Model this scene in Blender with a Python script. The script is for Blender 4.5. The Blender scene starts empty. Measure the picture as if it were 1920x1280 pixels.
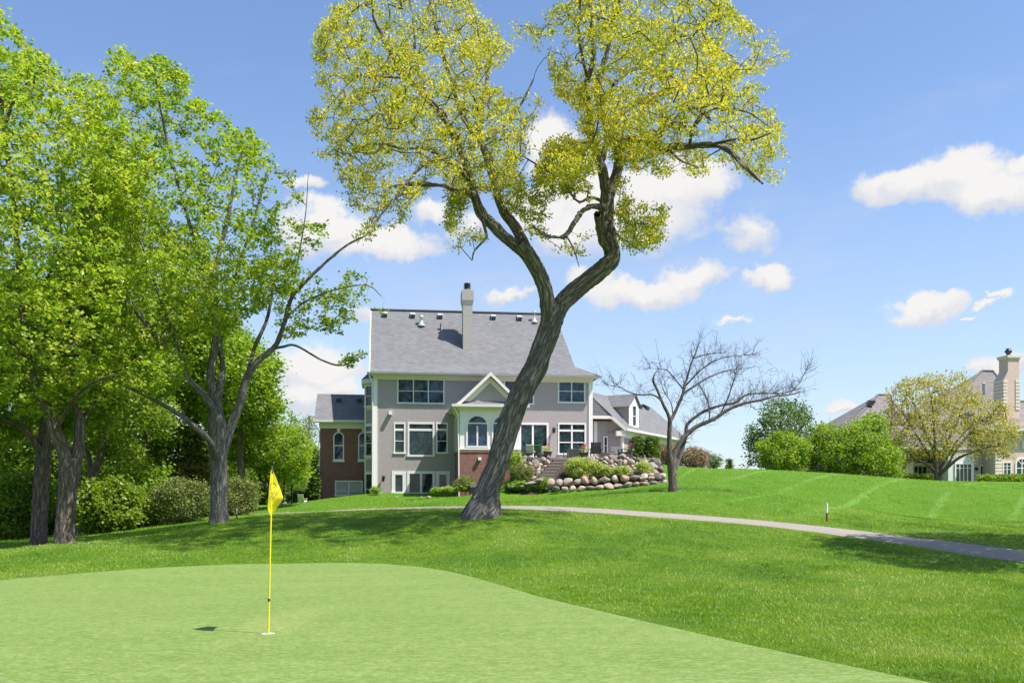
import bpy, bmesh, math, random
import numpy as np
from mathutils import Vector, Matrix
random.seed(7)
RNG = np.random.default_rng(7)
SC = bpy.context.scene
COL = SC.collection

# ------------------------------------------------------------------ camera
FPX, HX, HY, CZ = 1800.0, 960.0, 950.0, 1.65       # focal length, horizon point (photo pixels), eye height
cam_d = bpy.data.cameras.new("camera")
cam_d.sensor_width = 36.0
cam_d.lens = FPX / 1920.0 * 36.0
cam_d.shift_y = (HY - 640.0) / 1920.0
cam_d.clip_start = 0.1
cam_d.clip_end = 3000.0
cam = bpy.data.objects.new("camera", cam_d)
cam.location = (0, 0, CZ)
cam.rotation_euler = (math.radians(90), 0, 0)
COL.objects.link(cam)
SC.camera = cam

# ------------------------------------------------------------------ light
SUN_DIR = Vector((-0.56, 0.24, -1.0)).normalized()      # the way the light travels
SUN_EL = math.asin(-SUN_DIR.z)
SUN_AZ = math.atan2(-SUN_DIR.x, -SUN_DIR.y)             # clockwise from +Y
sd = bpy.data.lights.new("sun", 'SUN')
sd.energy = 5.0
sd.angle = math.radians(0.53)
sd.color = (1.0, 0.955, 0.89)
sun = bpy.data.objects.new("sun", sd)
sun.rotation_euler = SUN_DIR.to_track_quat('-Z', 'Y').to_euler()
sun.location = (20, -10, 40)
COL.objects.link(sun)
SC.view_settings.view_transform = 'Standard'
SC.view_settings.look = 'None'
SC.view_settings.gamma = 1.0
SC.view_settings.use_curve_mapping = False
SC.view_settings.exposure = 0.68
SC.cycles.use_denoising = True
SC.cycles.max_bounces = 8
SC.cycles.transparent_max_bounces = 8
SC.cycles.sample_clamp_indirect = 6.0

# ------------------------------------------------------------------ node helper
class NT:
    def __init__(s, tree): s.t = tree; s.n = tree.nodes; s.l = tree.links
    def new(s, typ, **kw):
        nd = s.n.new(typ)
        for k, v in kw.items():
            if k == 'inp':
                for kk, vv in v.items():
                    if isinstance(vv, bpy.types.NodeSocket): s.l.new(vv, nd.inputs[kk])
                    else: nd.inputs[kk].default_value = vv
            else: setattr(nd, k, v)
        return nd
    def math(s, op, a, b=0.0, c=None, clamp=False):
        nd = s.n.new('ShaderNodeMath'); nd.operation = op; nd.use_clamp = clamp
        for i, v in enumerate((a, b, c)):
            if v is None: continue
            if isinstance(v, bpy.types.NodeSocket): s.l.new(v, nd.inputs[i])
            else: nd.inputs[i].default_value = v
        return nd.outputs[0]
    def vmath(s, op, a, b=None, scale=None):
        nd = s.n.new('ShaderNodeVectorMath'); nd.operation = op
        for i, v in enumerate((a, b)):
            if v is None: continue
            if isinstance(v, bpy.types.NodeSocket): s.l.new(v, nd.inputs[i])
            else: nd.inputs[i].default_value = v
        if scale is not None: nd.inputs['Scale'].default_value = scale
        return nd
    def mix(s, fac, a, b, blend='MIX'):
        nd = s.n.new('ShaderNodeMix'); nd.data_type = 'RGBA'; nd.blend_type = blend
        for k, v in ((0, fac), (6, a), (7, b)):
            if isinstance(v, bpy.types.NodeSocket): s.l.new(v, nd.inputs[k])
            elif k == 0: nd.inputs[0].default_value = v
            else: nd.inputs[k].default_value = (*v[:3], 1.0)
        return nd.outputs[2]
    def smooth(s, v, lo, hi, out0=0.0, out1=1.0):
        nd = s.n.new('ShaderNodeMapRange'); nd.interpolation_type = 'SMOOTHSTEP'
        s.l.new(v, nd.inputs[0])
        for i, x in enumerate((lo, hi, out0, out1)): nd.inputs[1 + i].default_value = x
        return nd.outputs[0]
    def noise(s, vec, scale, detail=4, rough=0.55, dist=0.0):
        nd = s.n.new('ShaderNodeTexNoise')
        if vec is not None: s.l.new(vec, nd.inputs['Vector'])
        nd.inputs['Scale'].default_value = scale; nd.inputs['Detail'].default_value = detail
        nd.inputs['Roughness'].default_value = rough; nd.inputs['Distortion'].default_value = dist
        return nd.outputs[0]
    def mapping(s, vec, scale=(1, 1, 1), rot=(0, 0, 0), loc=(0, 0, 0)):
        nd = s.n.new('ShaderNodeMapping'); s.l.new(vec, nd.inputs[0])
        nd.inputs['Scale'].default_value = scale; nd.inputs['Rotation'].default_value = rot; nd.inputs['Location'].default_value = loc
        return nd.outputs[0]

# ------------------------------------------------------------------ world: sky with clouds
world = bpy.data.worlds.new("World")
SC.world = world
world.use_nodes = True
w = NT(world.node_tree)
w.n.clear()
sky = w.new('ShaderNodeTexSky', sky_type='NISHITA', sun_disc=False, sun_elevation=SUN_EL, sun_rotation=SUN_AZ,
            altitude=200.0, air_density=1.0, dust_density=0.8, ozone_density=1.0)
tc = w.new('ShaderNodeTexCoord')
dirv = tc.outputs['Generated']
sep = w.new('ShaderNodeSeparateXYZ', inp={0: dirv})
az = w.math('ARCTAN2', sep.outputs[0], sep.outputs[1])
el = w.math('ARCSINE', sep.outputs[2])
azel = w.new('ShaderNodeCombineXYZ', inp={0: az, 1: el, 2: 0.0}).outputs[0]
def azel_of(px, py):
    x, z = (px - HX) / FPX, (HY - py) / FPX
    return math.atan2(x, 1.0), math.atan2(z, math.hypot(x, 1.0))
CLOUDS = [(1700, 342, 100, 42, 1), (1800, 325, 110, 55, 1), (1860, 355, 100, 48, 1), (1920, 300, 60, 28, 1), (2000, 360, 90, 50, 1),
          (1035, 285, 62, 66, 1.2), (1090, 360, 100, 105, 1.15), (1010, 400, 70, 70, 1), (1250, 350, 130, 66, 1.15), (1180, 420, 170, 65, .8), (1060, 440, 90, 60, .8), (1330, 350, 60, 40, .75),
          (1290, 522, 95, 36, 1), (1195, 548, 120, 34, .95), (1110, 530, 70, 40, .9), (1440, 525, 52, 30, 1), (1415, 430, 55, 50, .62),
          (1735, 582, 88, 28, 1), (1858, 552, 38, 12, .9), (1840, 570, 20, 9, .9), (1826, 597, 18, 8, .9), (1910, 585, 20, 9, .9), (1380, 593, 52, 10, .9),
          (625, 425, 100, 46, 1.1), (572, 356, 38, 16, .9), (715, 455, 105, 38, 1.1), (800, 388, 45, 28, .9), (560, 440, 60, 60, .8), (880, 420, 60, 40, .65),
          (590, 690, 115, 52, 1.1), (650, 730, 80, 34, .9), (560, 740, 90, 30, .8), (1590, 766, 60, 16, .85), (1880, 690, 70, 24, .95), (1670, 755, 40, 12, .8),
          (955, 553, 70, 16, .7), (700, 585, 90, 14, .5), (-300, 500, 200, 70, 1), (2500, 420, 230, 80, 1), (2900, 640, 200, 60, 1), (-900, 600, 200, 60, 1)]
warp = w.noise(w.mapping(azel, scale=(1, 1.7, 1)), 11.0, 8, 0.62)
warp2 = w.new('ShaderNodeTexNoise', inp={'Vector': azel, 'Scale': 16.0, 'Detail': 5.0, 'Roughness': 0.6})
wv = w.vmath('MULTIPLY', w.vmath('SUBTRACT', warp2.outputs['Color'], (0.5, 0.5, 0.5)).outputs[0], (0.075, 0.045, 0.0)).outputs[0]
warp3 = w.new('ShaderNodeTexNoise', inp={'Vector': azel, 'Scale': 55.0, 'Detail': 6.0, 'Roughness': 0.65})
wv = w.vmath('ADD', wv, w.vmath('MULTIPLY', w.vmath('SUBTRACT', warp3.outputs['Color'], (0.5, 0.5, 0.5)).outputs[0], (0.028, 0.022, 0.0)).outputs[0]).outputs[0]
pos = w.vmath('ADD', azel, wv).outputs[0]
dens = None; shade = None
for (cx, cy, rx, ry, s) in CLOUDS:
    a0, e0 = azel_of(cx, cy)
    a1, _ = azel_of(cx + rx, cy); _, e1 = azel_of(cx, cy - ry)
    q = w.vmath('MULTIPLY', w.vmath('SUBTRACT', pos, (a0, e0, 0)).outputs[0], (1 / max(abs(a1 - a0), 1e-3), 1 / max(abs(e1 - e0), 1e-3), 0)).outputs[0]
    ln = w.vmath('LENGTH', q).outputs['Value']
    m = w.math('MULTIPLY', w.math('SUBTRACT', 1.25, ln), s)
    dens = m if dens is None else w.math('MAXIMUM', dens, m)
    qy = w.new('ShaderNodeSeparateXYZ', inp={0: q}).outputs[1]
    wt = w.math('MAXIMUM', m, 0.0)
    sh = w.math('MULTIPLY', wt, w.math('MULTIPLY_ADD', qy, 0.5, 0.55))
    shade = sh if shade is None else w.math('MAXIMUM', shade, sh)
# thin scattered cloud over the whole dome, so that it goes on outside the frame too
gen = w.noise(w.mapping(dirv, scale=(1, 1, 3.2)), 2.3, 7, 0.6)
dn = w.math('ADD', dens, w.math('MULTIPLY', w.math('SUBTRACT', warp, 0.5), 1.7))
cm = w.smooth(dn, 0.06, 0.66)
veil = w.math('MULTIPLY', w.smooth(gen, 0.50, 0.75), 0.30)
lowveil = w.math('MULTIPLY', w.smooth(el, 0.0, 0.42, 1.0, 0.0), 0.36)
veil = w.math('ADD', veil, lowveil)
cloudcol = w.mix(w.smooth(shade, 0.02, 0.55), (0.74, 0.78, 0.88), (1.0, 0.985, 0.97))
bg1 = w.new('ShaderNodeBackground', inp={'Color': w.mix(1.0, sky.outputs[0], (0.93, 1.0, 1.12), 'MULTIPLY'), 'Strength': 0.118})
bg2 = w.new('ShaderNodeBackground', inp={'Color': cloudcol, 'Strength': 0.58})
fac = w.math('MAXIMUM', cm, veil)
up = w.smooth(sep.outputs[2], -0.01, 0.01)
mixs = w.new('ShaderNodeMixShader', inp={0: w.math('MULTIPLY', fac, up), 1: bg1.outputs[0], 2: bg2.outputs[0]})
w.new('ShaderNodeOutputWorld', inp={0: mixs.outputs[0]})

# ------------------------------------------------------------------ scene helpers
def P(px, py, d):
    return Vector(((px - HX) / FPX * d, d, CZ + (HY - py) / FPX * d))

def link(o, parent=None):
    COL.objects.link(o)
    if parent is not None: o.parent = parent
    return o

def props(o, label=None, cat=None, group=None, kind=None):
    if label: o['label'] = label
    if cat: o['category'] = cat
    if group: o['group'] = group
    if kind: o['kind'] = kind
    return o

def thing(name, label, cat, loc, rotz=0.0, group=None):
    o = bpy.data.objects.new(name, None)
    o.empty_display_size = 0.2
    o.location = loc; o.rotation_euler = (0, 0, rotz)
    link(o)
    return props(o, label, cat, group)

class MB:
    """collects faces for one mesh"""
    def __init__(s): s.v = []; s.f = []; s.sm = []
    def add(s, vs, fs, smooth=False):
        b = len(s.v); s.v += [tuple(x) for x in vs]
        for f in fs: s.f.append(tuple(i + b for i in f)); s.sm.append(smooth)
        return s
    def box(s, x0, x1, y0, y1, z0, z1):
        v = [(x0, y0, z0), (x1, y0, z0), (x1, y1, z0), (x0, y1, z0), (x0, y0, z1), (x1, y0, z1), (x1, y1, z1), (x0, y1, z1)]
        return s.add(v, [(0, 3, 2, 1), (4, 5, 6, 7), (0, 1, 5, 4), (1, 2, 6, 5), (2, 3, 7, 6), (3, 0, 4, 7)])
    def prism(s, poly, axis, a, b):
        """poly in the two other axes, extruded along axis (0 x,1 y,2 z) from a to b"""
        def pt(p, t):
            if axis == 0: return (t, p[0], p[1])
            if axis == 1: return (p[0], t, p[1])
            return (p[0], p[1], t)
        n = len(poly)
        v = [pt(p, a) for p in poly] + [pt(p, b) for p in poly]
        f = [tuple(range(n)), tuple(range(2 * n - 1, n - 1, -1))] + [(i, i + n, (i + 1) % n + n, (i + 1) % n) for i in range(n)]
        return s.add(v, f)
    def bar(s, p, q, w, h=None, up=(0, 0, 1)):
        h = w if h is None else h
        p = Vector(p); q = Vector(q); d = (q - p).normalized(); u = Vector(up)
        if abs(d.dot(u)) > .98: u = Vector((0, 1, 0))
        a = d.cross(u).normalized(); b = a.cross(d).normalized()
        v = []
        for c in (p, q):
            for i, j in ((-1, -1), (1, -1), (1, 1), (-1, 1)): v.append(c + a * i * w / 2 + b * j * h / 2)
        return s.add(v, [(0, 1, 2, 3), (7, 6, 5, 4), (0, 4, 5, 1), (1, 5, 6, 2), (2, 6, 7, 3), (3, 7, 4, 0)])
    def lathe(s, prof, c=(0, 0, 0), n=16, smooth=True):
        v = []; f = []
        for r, z in prof:
            for k in range(n):
                a = 2 * math.pi * k / n; v.append((c[0] + r * math.cos(a), c[1] + r * math.sin(a), c[2] + z))
        for i in range(len(prof) - 1):
            for k in range(n):
                k2 = (k + 1) % n; f.append((i * n + k, i * n + k2, (i + 1) * n + k2, (i + 1) * n + k))
        f.append(tuple(range(n - 1, -1, -1))); f.append(tuple((len(prof) - 1) * n + k for k in range(n)))
        return s.add(v, f, smooth)
    def tube(s, pts, rad, n=8):
        v, f = tube_np(np.array([tuple(p) for p in pts]), np.array(rad, float) if np.ndim(rad) else np.full(len(pts), float(rad)), n)
        return s.add(v, f, True)
    def build(s, name, mat, parent=None, loc=None, rotz=None, label=None, kind=None, bevel=0.0):
        me = bpy.data.meshes.new(name)
        me.from_pydata(s.v, [], s.f)
        me.polygons.foreach_set('use_smooth', s.sm)
        bm = bmesh.new(); bm.from_mesh(me)
        bmesh.ops.recalc_face_normals(bm, faces=bm.faces)
        if bevel > 0:
            bmesh.ops.bevel(bm, geom=list(bm.edges), offset=bevel, segments=1, affect='EDGES', profile=0.5)
        bm.to_mesh(me); bm.free()
        me.materials.append(mat)
        o = bpy.data.objects.new(name, me); link(o, parent)
        if loc is not None: o.location = loc
        if rotz is not None: o.rotation_euler = (0, 0, rotz)
        if label: o['label'] = label
        if kind: o['kind'] = kind
        return o

def frames(p):
    n = len(p); t = np.zeros((n, 3))
    t[1:-1] = p[2:] - p[:-2]; t[0] = p[1] - p[0]; t[-1] = p[-1] - p[-2]
    t /= np.maximum(np.linalg.norm(t, axis=1, keepdims=True), 1e-9)
    a = np.cross(t[0], (0.3, 0.9, 0.1)); a /= np.linalg.norm(a)
    A = np.zeros((n, 3)); B = np.zeros((n, 3))
    for i in range(n):
        a = a - t[i] * a.dot(t[i]); a /= max(np.linalg.norm(a), 1e-9)
        A[i] = a; B[i] = np.cross(t[i], a)
    return t, A, B

def tube_np(p, r, n):
    t, A, B = frames(p)
    th = np.arange(n) * 2 * np.pi / n
    ring = A[:, None, :] * np.cos(th)[None, :, None] + B[:, None, :] * np.sin(th)[None, :, None]
    v = (p[:, None, :] + ring * r[:, None, None]).reshape(-1, 3)
    m = len(p)
    i = np.arange(m - 1)[:, None] * n; k = np.arange(n)[None, :]; k2 = (k + 1) % n
    f = np.stack([i + k, i + k2, i + n + k2, i + n + k], -1).reshape(-1, 4)
    return v.tolist(), [tuple(x) for x in f.tolist()]

# vectorised value noise
def _hash(i, j, k):
    h = (i * 374761393 + j * 668265263 + k * 2147483647 + 974634777) & 0xffffffff
    h = ((h ^ (h >> 13)) * 1274126177) & 0xffffffff
    h = (h ^ (h >> 16)) & 0xffffffff
    return h / 4294967295.0
def vnoise(p):
    p = np.asarray(p, float); f = np.floor(p); q = p - f; f = f.astype(np.int64); q = q * q * (3 - 2 * q)
    o = 0
    for a in (0, 1):
        for b in (0, 1):
            for c in (0, 1):
                wgt = (q[..., 0] if a else 1 - q[..., 0]) * (q[..., 1] if b else 1 - q[..., 1]) * (q[..., 2] if c else 1 - q[..., 2])
                o = o + wgt * _hash(f[..., 0] + a, f[..., 1] + b, f[..., 2] + c)
    return o
def fbm(p, o=3):
    p = np.asarray(p, float); s = 0; a = .5; t = 0
    for i in range(o): s = s + a * vnoise(p * 2 ** i + 17.3 * i); t += a; a *= .5
    return s / t

def fast_mesh(name, V, F, mat, attr=None, smooth=False, parent=None, kind=None, uv=None, loc=None):
    """V (n,3) ; F (m,k) with one k"""
    me = bpy.data.meshes.new(name)
    n, m, k = len(V), len(F), F.shape[1]
    me.vertices.add(n); me.vertices.foreach_set('co', np.asarray(V, np.float32).ravel())
    me.loops.add(m * k); me.loops.foreach_set('vertex_index', np.asarray(F, np.int32).ravel())
    me.polygons.add(m); me.polygons.foreach_set('loop_start', np.arange(0, m * k, k, dtype=np.int32))
    me.polygons.foreach_set('loop_total', np.full(m, k, np.int32))
    me.polygons.foreach_set('use_smooth', np.full(m, smooth))
    me.update(calc_edges=True)
    if attr is not None:
        at = me.attributes.new('tint', 'FLOAT', 'POINT'); at.data.foreach_set('value', np.asarray(attr, np.float32))
    if uv is not None:
        ul = me.uv_layers.new(name='uv'); ul.data.foreach_set('uv', np.asarray(uv[np.asarray(F).ravel()], np.float32).ravel())
    me.materials.append(mat)
    o = bpy.data.objects.new(name, me); link(o, parent)
    if loc is not None: o.location = loc
    if kind: o['kind'] = kind
    return o

# ------------------------------------------------------------------ materials
def new_mat(name):
    m = bpy.data.materials.new(name); m.use_nodes = True
    t = NT(m.node_tree); t.n.clear()
    return m, t
def finish(t, shader): t.new('ShaderNodeOutputMaterial', inp={0: shader})
def bump(t, h, strength=0.5, dist=0.02):
    return t.new('ShaderNodeBump', inp={'Height': h, 'Strength': strength, 'Distance': dist}).outputs[0]
def simple(name, col, rough=0.6, spec=0.4, var=0.08, scale=6.0, bmp=0.0, metallic=0.0, bscale=60.0):
    m, t = new_mat(name)
    o = t.new('ShaderNodeTexCoord').outputs['Object']
    n = t.noise(o, scale, 5, 0.6)
    c = t.mix(n, tuple(x * (1 - var) for x in col), tuple(min(1, x * (1 + var)) for x in col))
    ins = {'Base Color': c, 'Roughness': rough, 'Specular IOR Level': spec, 'Metallic': metallic}
    if bmp: ins['Normal'] = bump(t, t.noise(o, bscale, 4, 0.6), bmp, 0.01)
    p = t.new('ShaderNodeBsdfPrincipled', inp=ins); finish(t, p.outputs[0]); return m

M = {}
M['trim'] = simple('trim_paint', (0.81, 0.725, 0.675), 0.5, 0.4, 0.05, 3.0)
M['white'] = simple('white_paint', (0.83, 0.78, 0.775), 0.45, 0.4, 0.04, 3.0)
M['gutter'] = simple('gutter_metal', (0.66, 0.64, 0.62), 0.4, 0.4, 0.06)
M['black'] = simple('black_metal', (0.02, 0.02, 0.022), 0.45, 0.5, 0.2)
M['galvw'] = simple('window_metal', (0.66, 0.70, 0.71), 0.4, 0.4, 0.04)
M['galv'] = simple('galvanised', (0.60, 0.64, 0.66), 0.35, 0.5, 0.1, 20, metallic=0.3)
M['wood_grey'] = simple('dark_composite', (0.075, 0.072, 0.075), 0.6, 0.3, 0.15, 20)
M['mulch'] = simple('mulch', (0.06, 0.045, 0.035), 0.95, 0.1, 0.5, 25, 0.8)
M['twig'] = simple('twig', (0.10, 0.08, 0.085), 0.9, 0.1, 0.2)
M['terracotta'] = simple('pot', (0.06, 0.05, 0.055), 0.5, 0.4, 0.2)
M['yellow'] = simple('yellow_pole', (0.72, 0.62, 0.02), 0.35, 0.5, 0.05)
M['red_brown'] = simple('stake_base', (0.18, 0.05, 0.03), 0.6, 0.3, 0.1)
M['cupwhite'] = simple('cup_white', (0.78, 0.78, 0.76), 0.4, 0.4, 0.03)
M['redflower'] = simple('red_petal', (0.55, 0.05, 0.09), 0.6, 0.2, 0.2, 40)
M['paleflower'] = simple('dry_flower', (0.52, 0.42, 0.30), 0.8, 0.1, 0.25, 40)
M['cushion'] = simple('cushion', (0.50, 0.47, 0.42), 0.9, 0.1, 0.1)
M['cushiong'] = simple('green_cushion', (0.05, 0.14, 0.06), 0.9, 0.1, 0.1)
M['paver'] = simple('paver', (0.30, 0.26, 0.23), 0.85, 0.2, 0.25, 9, 0.4)
M['step'] = simple('step_stone', (0.17, 0.14, 0.12), 0.85, 0.2, 0.35, 14, 0.6)

def stucco(name, col):
    m, t = new_mat(name)
    o = t.new('ShaderNodeTexCoord').outputs['Object']
    big = t.noise(o, 0.7, 5, 0.6)
    mid = t.noise(o, 6.0, 5, 0.65, 0.6)
    c = t.mix(big, tuple(x * .90 for x in col), tuple(x * 1.08 for x in col))
    c = t.mix(t.smooth(mid, 0.35, 0.65), c, tuple(x * 1.06 for x in col))
    nrm = bump(t, t.math('ADD', mid, t.math('MULTIPLY', t.noise(o, 40, 3), .4)), 0.75, 0.025)
    p = t.new('ShaderNodeBsdfPrincipled', inp={'Base Color': c, 'Roughness': 0.9, 'Specular IOR Level': 0.2, 'Normal': nrm})
    finish(t, p.outputs[0]); return m
M['stucco'] = stucco('grey_stucco', (0.385, 0.335, 0.335))
M['stucco_chim'] = stucco('chimney_stucco', (0.40, 0.365, 0.34))
M['stucco_beige'] = stucco('beige_stucco', (0.60, 0.445, 0.385))
M['quoin'] = stucco('pale_quoin', (0.70, 0.60, 0.51))

def brick(name, c1, c2, mortar):
    m, t = new_mat(name)
    o = t.new('ShaderNodeTexCoord').outputs['Object']
    s = t.new('ShaderNodeSeparateXYZ', inp={0: o})
    v = t.new('ShaderNodeCombineXYZ', inp={0: t.math('ADD', s.outputs[0], s.outputs[1]), 1: s.outputs[2], 2: 0.0}).outputs[0]
    b = t.new('ShaderNodeTexBrick', inp={'Vector': v, 'Color1': (*c1, 1), 'Color2': (*c2, 1), 'Mortar': (*mortar, 1), 'Scale': 1.0,
              'Mortar Size': 0.009, 'Mortar Smooth': 0.3, 'Bias': -0.1, 'Brick Width': 0.215, 'Row Height': 0.085})
    n = t.noise(o, 3.0, 5)
    c = t.mix(t.math('MULTIPLY', n, 0.5), b.outputs[0], tuple(x * .55 for x in c1))
    p = t.new('ShaderNodeBsdfPrincipled', inp={'Base Color': c, 'Roughness': 0.85, 'Specular IOR Level': 0.2,
              'Normal': bump(t, b.outputs['Fac'], -0.8, 0.012)})
    finish(t, p.outputs[0]); return m
M['brick'] = brick('red_brick', (0.27, 0.095, 0.07), (0.15, 0.055, 0.045), (0.46, 0.38, 0.34))

def shingle(name, c1, c2, row=0.15):
    m, t = new_mat(name)
    o = t.new('ShaderNodeTexCoord').outputs['Object']
    s = t.new('ShaderNodeSeparateXYZ', inp={0: o})
    v = t.new('ShaderNodeCombineXYZ', inp={0: t.math('ADD', s.outputs[0], t.math('MULTIPLY', s.outputs[1], 0.35)), 1: t.math('MULTIPLY', s.outputs[2], 1.45), 2: 0.0}).outputs[0]
    b = t.new('ShaderNodeTexBrick', inp={'Vector': v, 'Color1': (*c1, 1), 'Color2': (*c2, 1), 'Mortar': (*(x * .55 for x in c1), 1), 'Scale': 1.0,
              'Mortar Size': 0.011, 'Mortar Smooth': 0.6, 'Brick Width': 0.33, 'Row Height': row})
    n = t.noise(o, 1.1, 6, 0.6)
    c = t.mix(n, b.outputs[0], t.mix(1.0, b.outputs[0], (.78, .78, .80), 'MULTIPLY'))
    p = t.new('ShaderNodeBsdfPrincipled', inp={'Base Color': c, 'Roughness': 0.9, 'Specular IOR Level': 0.25,
              'Normal': bump(t, t.math('ADD', t.math('MULTIPLY', b.outputs['Fac'], -1.0), t.noise(o, 50, 3)), 0.6, 0.02)})
    finish(t, p.outputs[0]); return m
M['roof'] = shingle('grey_shingle', (0.180, 0.178, 0.184), (0.232, 0.228, 0.234))
M['roof_tan'] = shingle('tan_shingle', (0.205, 0.185, 0.175), (0.27, 0.24, 0.23), 0.24)

def glass(name, tint, dark=0.3):
    m, t = new_mat(name)
    o = t.new('ShaderNodeTexCoord').outputs['Object']
    n = t.noise(o, 2.4, 6, 0.7, 1.2)
    c = t.mix(t.smooth(n, 0.44, 0.60), tuple(x * dark for x in tint), tint)  # blotches paint reflections and room detail into the pane colour
    p = t.new('ShaderNodeBsdfPrincipled', inp={'Base Color': c, 'Roughness': 0.03, 'Specular IOR Level': 0.5, 'IOR': 1.5,
              'Normal': bump(t, t.noise(o, 1.2, 2), 0.02, 0.05)})
    finish(t, p.outputs[0]); return m
M['glass'] = glass('window_glass', (0.030, 0.062, 0.070))
M['glass_blue'] = glass('window_glass_upper', (0.035, 0.08, 0.15))
M['glass_blind'] = glass('window_glass_blind', (0.20, 0.30, 0.26), 0.8)

def stone():
    m, t = new_mat('field_stone')
    tcn = t.new('ShaderNodeTexCoord').outputs['Object']
    rnd = t.new('ShaderNodeObjectInfo').outputs['Random']
    ramp = t.new('ShaderNodeValToRGB', inp={0: rnd})
    cr = ramp.color_ramp
    cols = [(0.48, 0.39, 0.31), (0.33, 0.30, 0.27), (0.54, 0.43, 0.34), (0.24, 0.22, 0.20), (0.47, 0.33, 0.26), (0.40, 0.36, 0.32), (0.56, 0.48, 0.40)]
    cr.interpolation = 'CONSTANT'
    while len(cr.elements) < len(cols): cr.elements.new(0.5)
    for i, (e, c) in enumerate(zip(cr.elements, cols)): e.position = i / len(cols); e.color = (*c, 1)
    n = t.noise(tcn, 3.5, 6, 0.65); n2 = t.noise(tcn, 22.0, 5, 0.7)
    c = t.mix(n, t.mix(1.0, ramp.outputs[0], (.66, .62, .58), 'MULTIPLY'), ramp.outputs[0])
    c = t.mix(t.math('MULTIPLY', t.smooth(n2, .5, .7), .35), c, (0.12, 0.10, 0.09))
    p = t.new('ShaderNodeBsdfPrincipled', inp={'Base Color': c, 'Roughness': 0.85, 'Specular IOR Level': 0.25,
              'Normal': bump(t, t.math('ADD', n, t.math('MULTIPLY', n2, .5)), 0.6, 0.04)})
    finish(t, p.outputs[0]); return m
M['stone'] = stone()

def bark(name, c_dark, c_mid, c_light, fine=1.0):
    m, t = new_mat(name)
    uv = t.new('ShaderNodeUVMap', uv_map='uv').outputs[0]
    v = t.mapping(uv, scale=(20 * fine, 2.4 * fine, 1))
    n1 = t.noise(v, 1.0, 7, 0.68, 0.8)
    vor = t.new('ShaderNodeTexVoronoi', feature='DISTANCE_TO_EDGE', inp={'Vector': t.vmath('ADD', t.mapping(uv, scale=(10 * fine, 1.1 * fine, 1)), t.vmath('SCALE', t.new('ShaderNodeTexNoise', inp={'Vector': v, 'Scale': .6, 'Detail': 4.0}).outputs['Color'], scale=2.4).outputs[0]).outputs[0], 'Scale': 1.0})
    e = t.smooth(vor.outputs['Distance'], 0.0, 0.25)
    c = t.mix(n1, c_mid, c_light)
    c = t.mix(t.math('MULTIPLY_ADD', e, .75, .25), c_dark, c)
    big = t.noise(t.mapping(uv, scale=(1.2, .5, 1)), 1.0, 4)
    c = t.mix(t.math('MULTIPLY', t.smooth(big, .5, .7), .5), c, tuple(x * .75 for x in c_mid))
    h = t.math('ADD', t.math('MULTIPLY', n1, .6), e)
    p = t.new('ShaderNodeBsdfPrincipled', inp={'Base Color': c, 'Roughness': 0.95, 'Specular IOR Level': 0.15, 'Normal': bump(t, h, 0.9, 0.03)})
    finish(t, p.outputs[0]); return m
M['bark_oak'] = bark('oak_bark', (0.050, 0.042, 0.040), (0.135, 0.118, 0.110), (0.40, 0.35, 0.31))
M['bark_maple'] = bark('maple_bark', (0.07, 0.063, 0.058), (0.17, 0.155, 0.14), (0.36, 0.33, 0.30), 1.6)
M['bark_dark'] = bark('woodland_bark', (0.055, 0.042, 0.035), (0.15, 0.12, 0.095), (0.33, 0.26, 0.21), 1.4)
M['bark_grey'] = bark('fruit_bark', (0.065, 0.050, 0.048), (0.125, 0.098, 0.092), (0.34, 0.29, 0.26), 2.0)
def twigmat(name, col):
    m, t = new_mat(name)
    p = t.new('ShaderNodeBsdfPrincipled', inp={'Base Color': (*col, 1), 'Roughness': 0.9, 'Specular IOR Level': 0.1}); finish(t, p.outputs[0]); return m

def leaf(name, cols, trans=0.5, gloss=0.025):
    m, t = new_mat(name)
    at = t.new('ShaderNodeAttribute', attribute_name='tint').outputs['Fac']
    ramp = t.new('ShaderNodeValToRGB', inp={0: at}); cr = ramp.color_ramp
    while len(cr.elements) < len(cols): cr.elements.new(0.5)
    for i, (e, c) in enumerate(zip(cr.elements, cols)): e.position = i / (len(cols) - 1); e.color = (*c, 1)
    d = t.new('ShaderNodeBsdfDiffuse', inp={0: ramp.outputs[0]})
    tc_ = t.mix(1.0, ramp.outputs[0], (1.25, 1.15, 0.6), 'MULTIPLY')
    tr = t.new('ShaderNodeBsdfTranslucent', inp={0: tc_})
    mx = t.new('ShaderNodeMixShader', inp={0: trans, 1: d.outputs[0], 2: tr.outputs[0]})
    g = t.new('ShaderNodeBsdfGlossy', inp={0: (1, 1, 1, 1), 'Roughness': 0.45})
    m2 = t.new('ShaderNodeMixShader', inp={0: gloss, 1: mx.outputs[0], 2: g.outputs[0]})
    finish(t, m2.outputs[0]); return m
M['leaf_oak'] = leaf('oak_leaves', [(0.24, 0.31, 0.03), (0.44, 0.47, 0.035), (0.60, 0.58, 0.05), (0.62, 0.53, 0.08)], 0.6)
M['leaf_maple'] = leaf('maple_leaves', [(0.10, 0.21, 0.02), (0.24, 0.38, 0.025), (0.37, 0.50, 0.045), (0.48, 0.52, 0.08)], 0.6)
M['leaf_wood'] = leaf('woodland_leaves', [(0.09, 0.17, 0.018), (0.20, 0.31, 0.022), (0.32, 0.43, 0.04)], 0.55)
M['leaf_lime'] = leaf('bright_leaves', [(0.11, 0.21, 0.015), (0.24, 0.38, 0.02), (0.36, 0.48, 0.05)], 0.5)
M['leaf_blue'] = leaf('grey_green_leaves', [(0.06, 0.12, 0.035), (0.13, 0.22, 0.05), (0.22, 0.30, 0.06)], 0.4)
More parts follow.
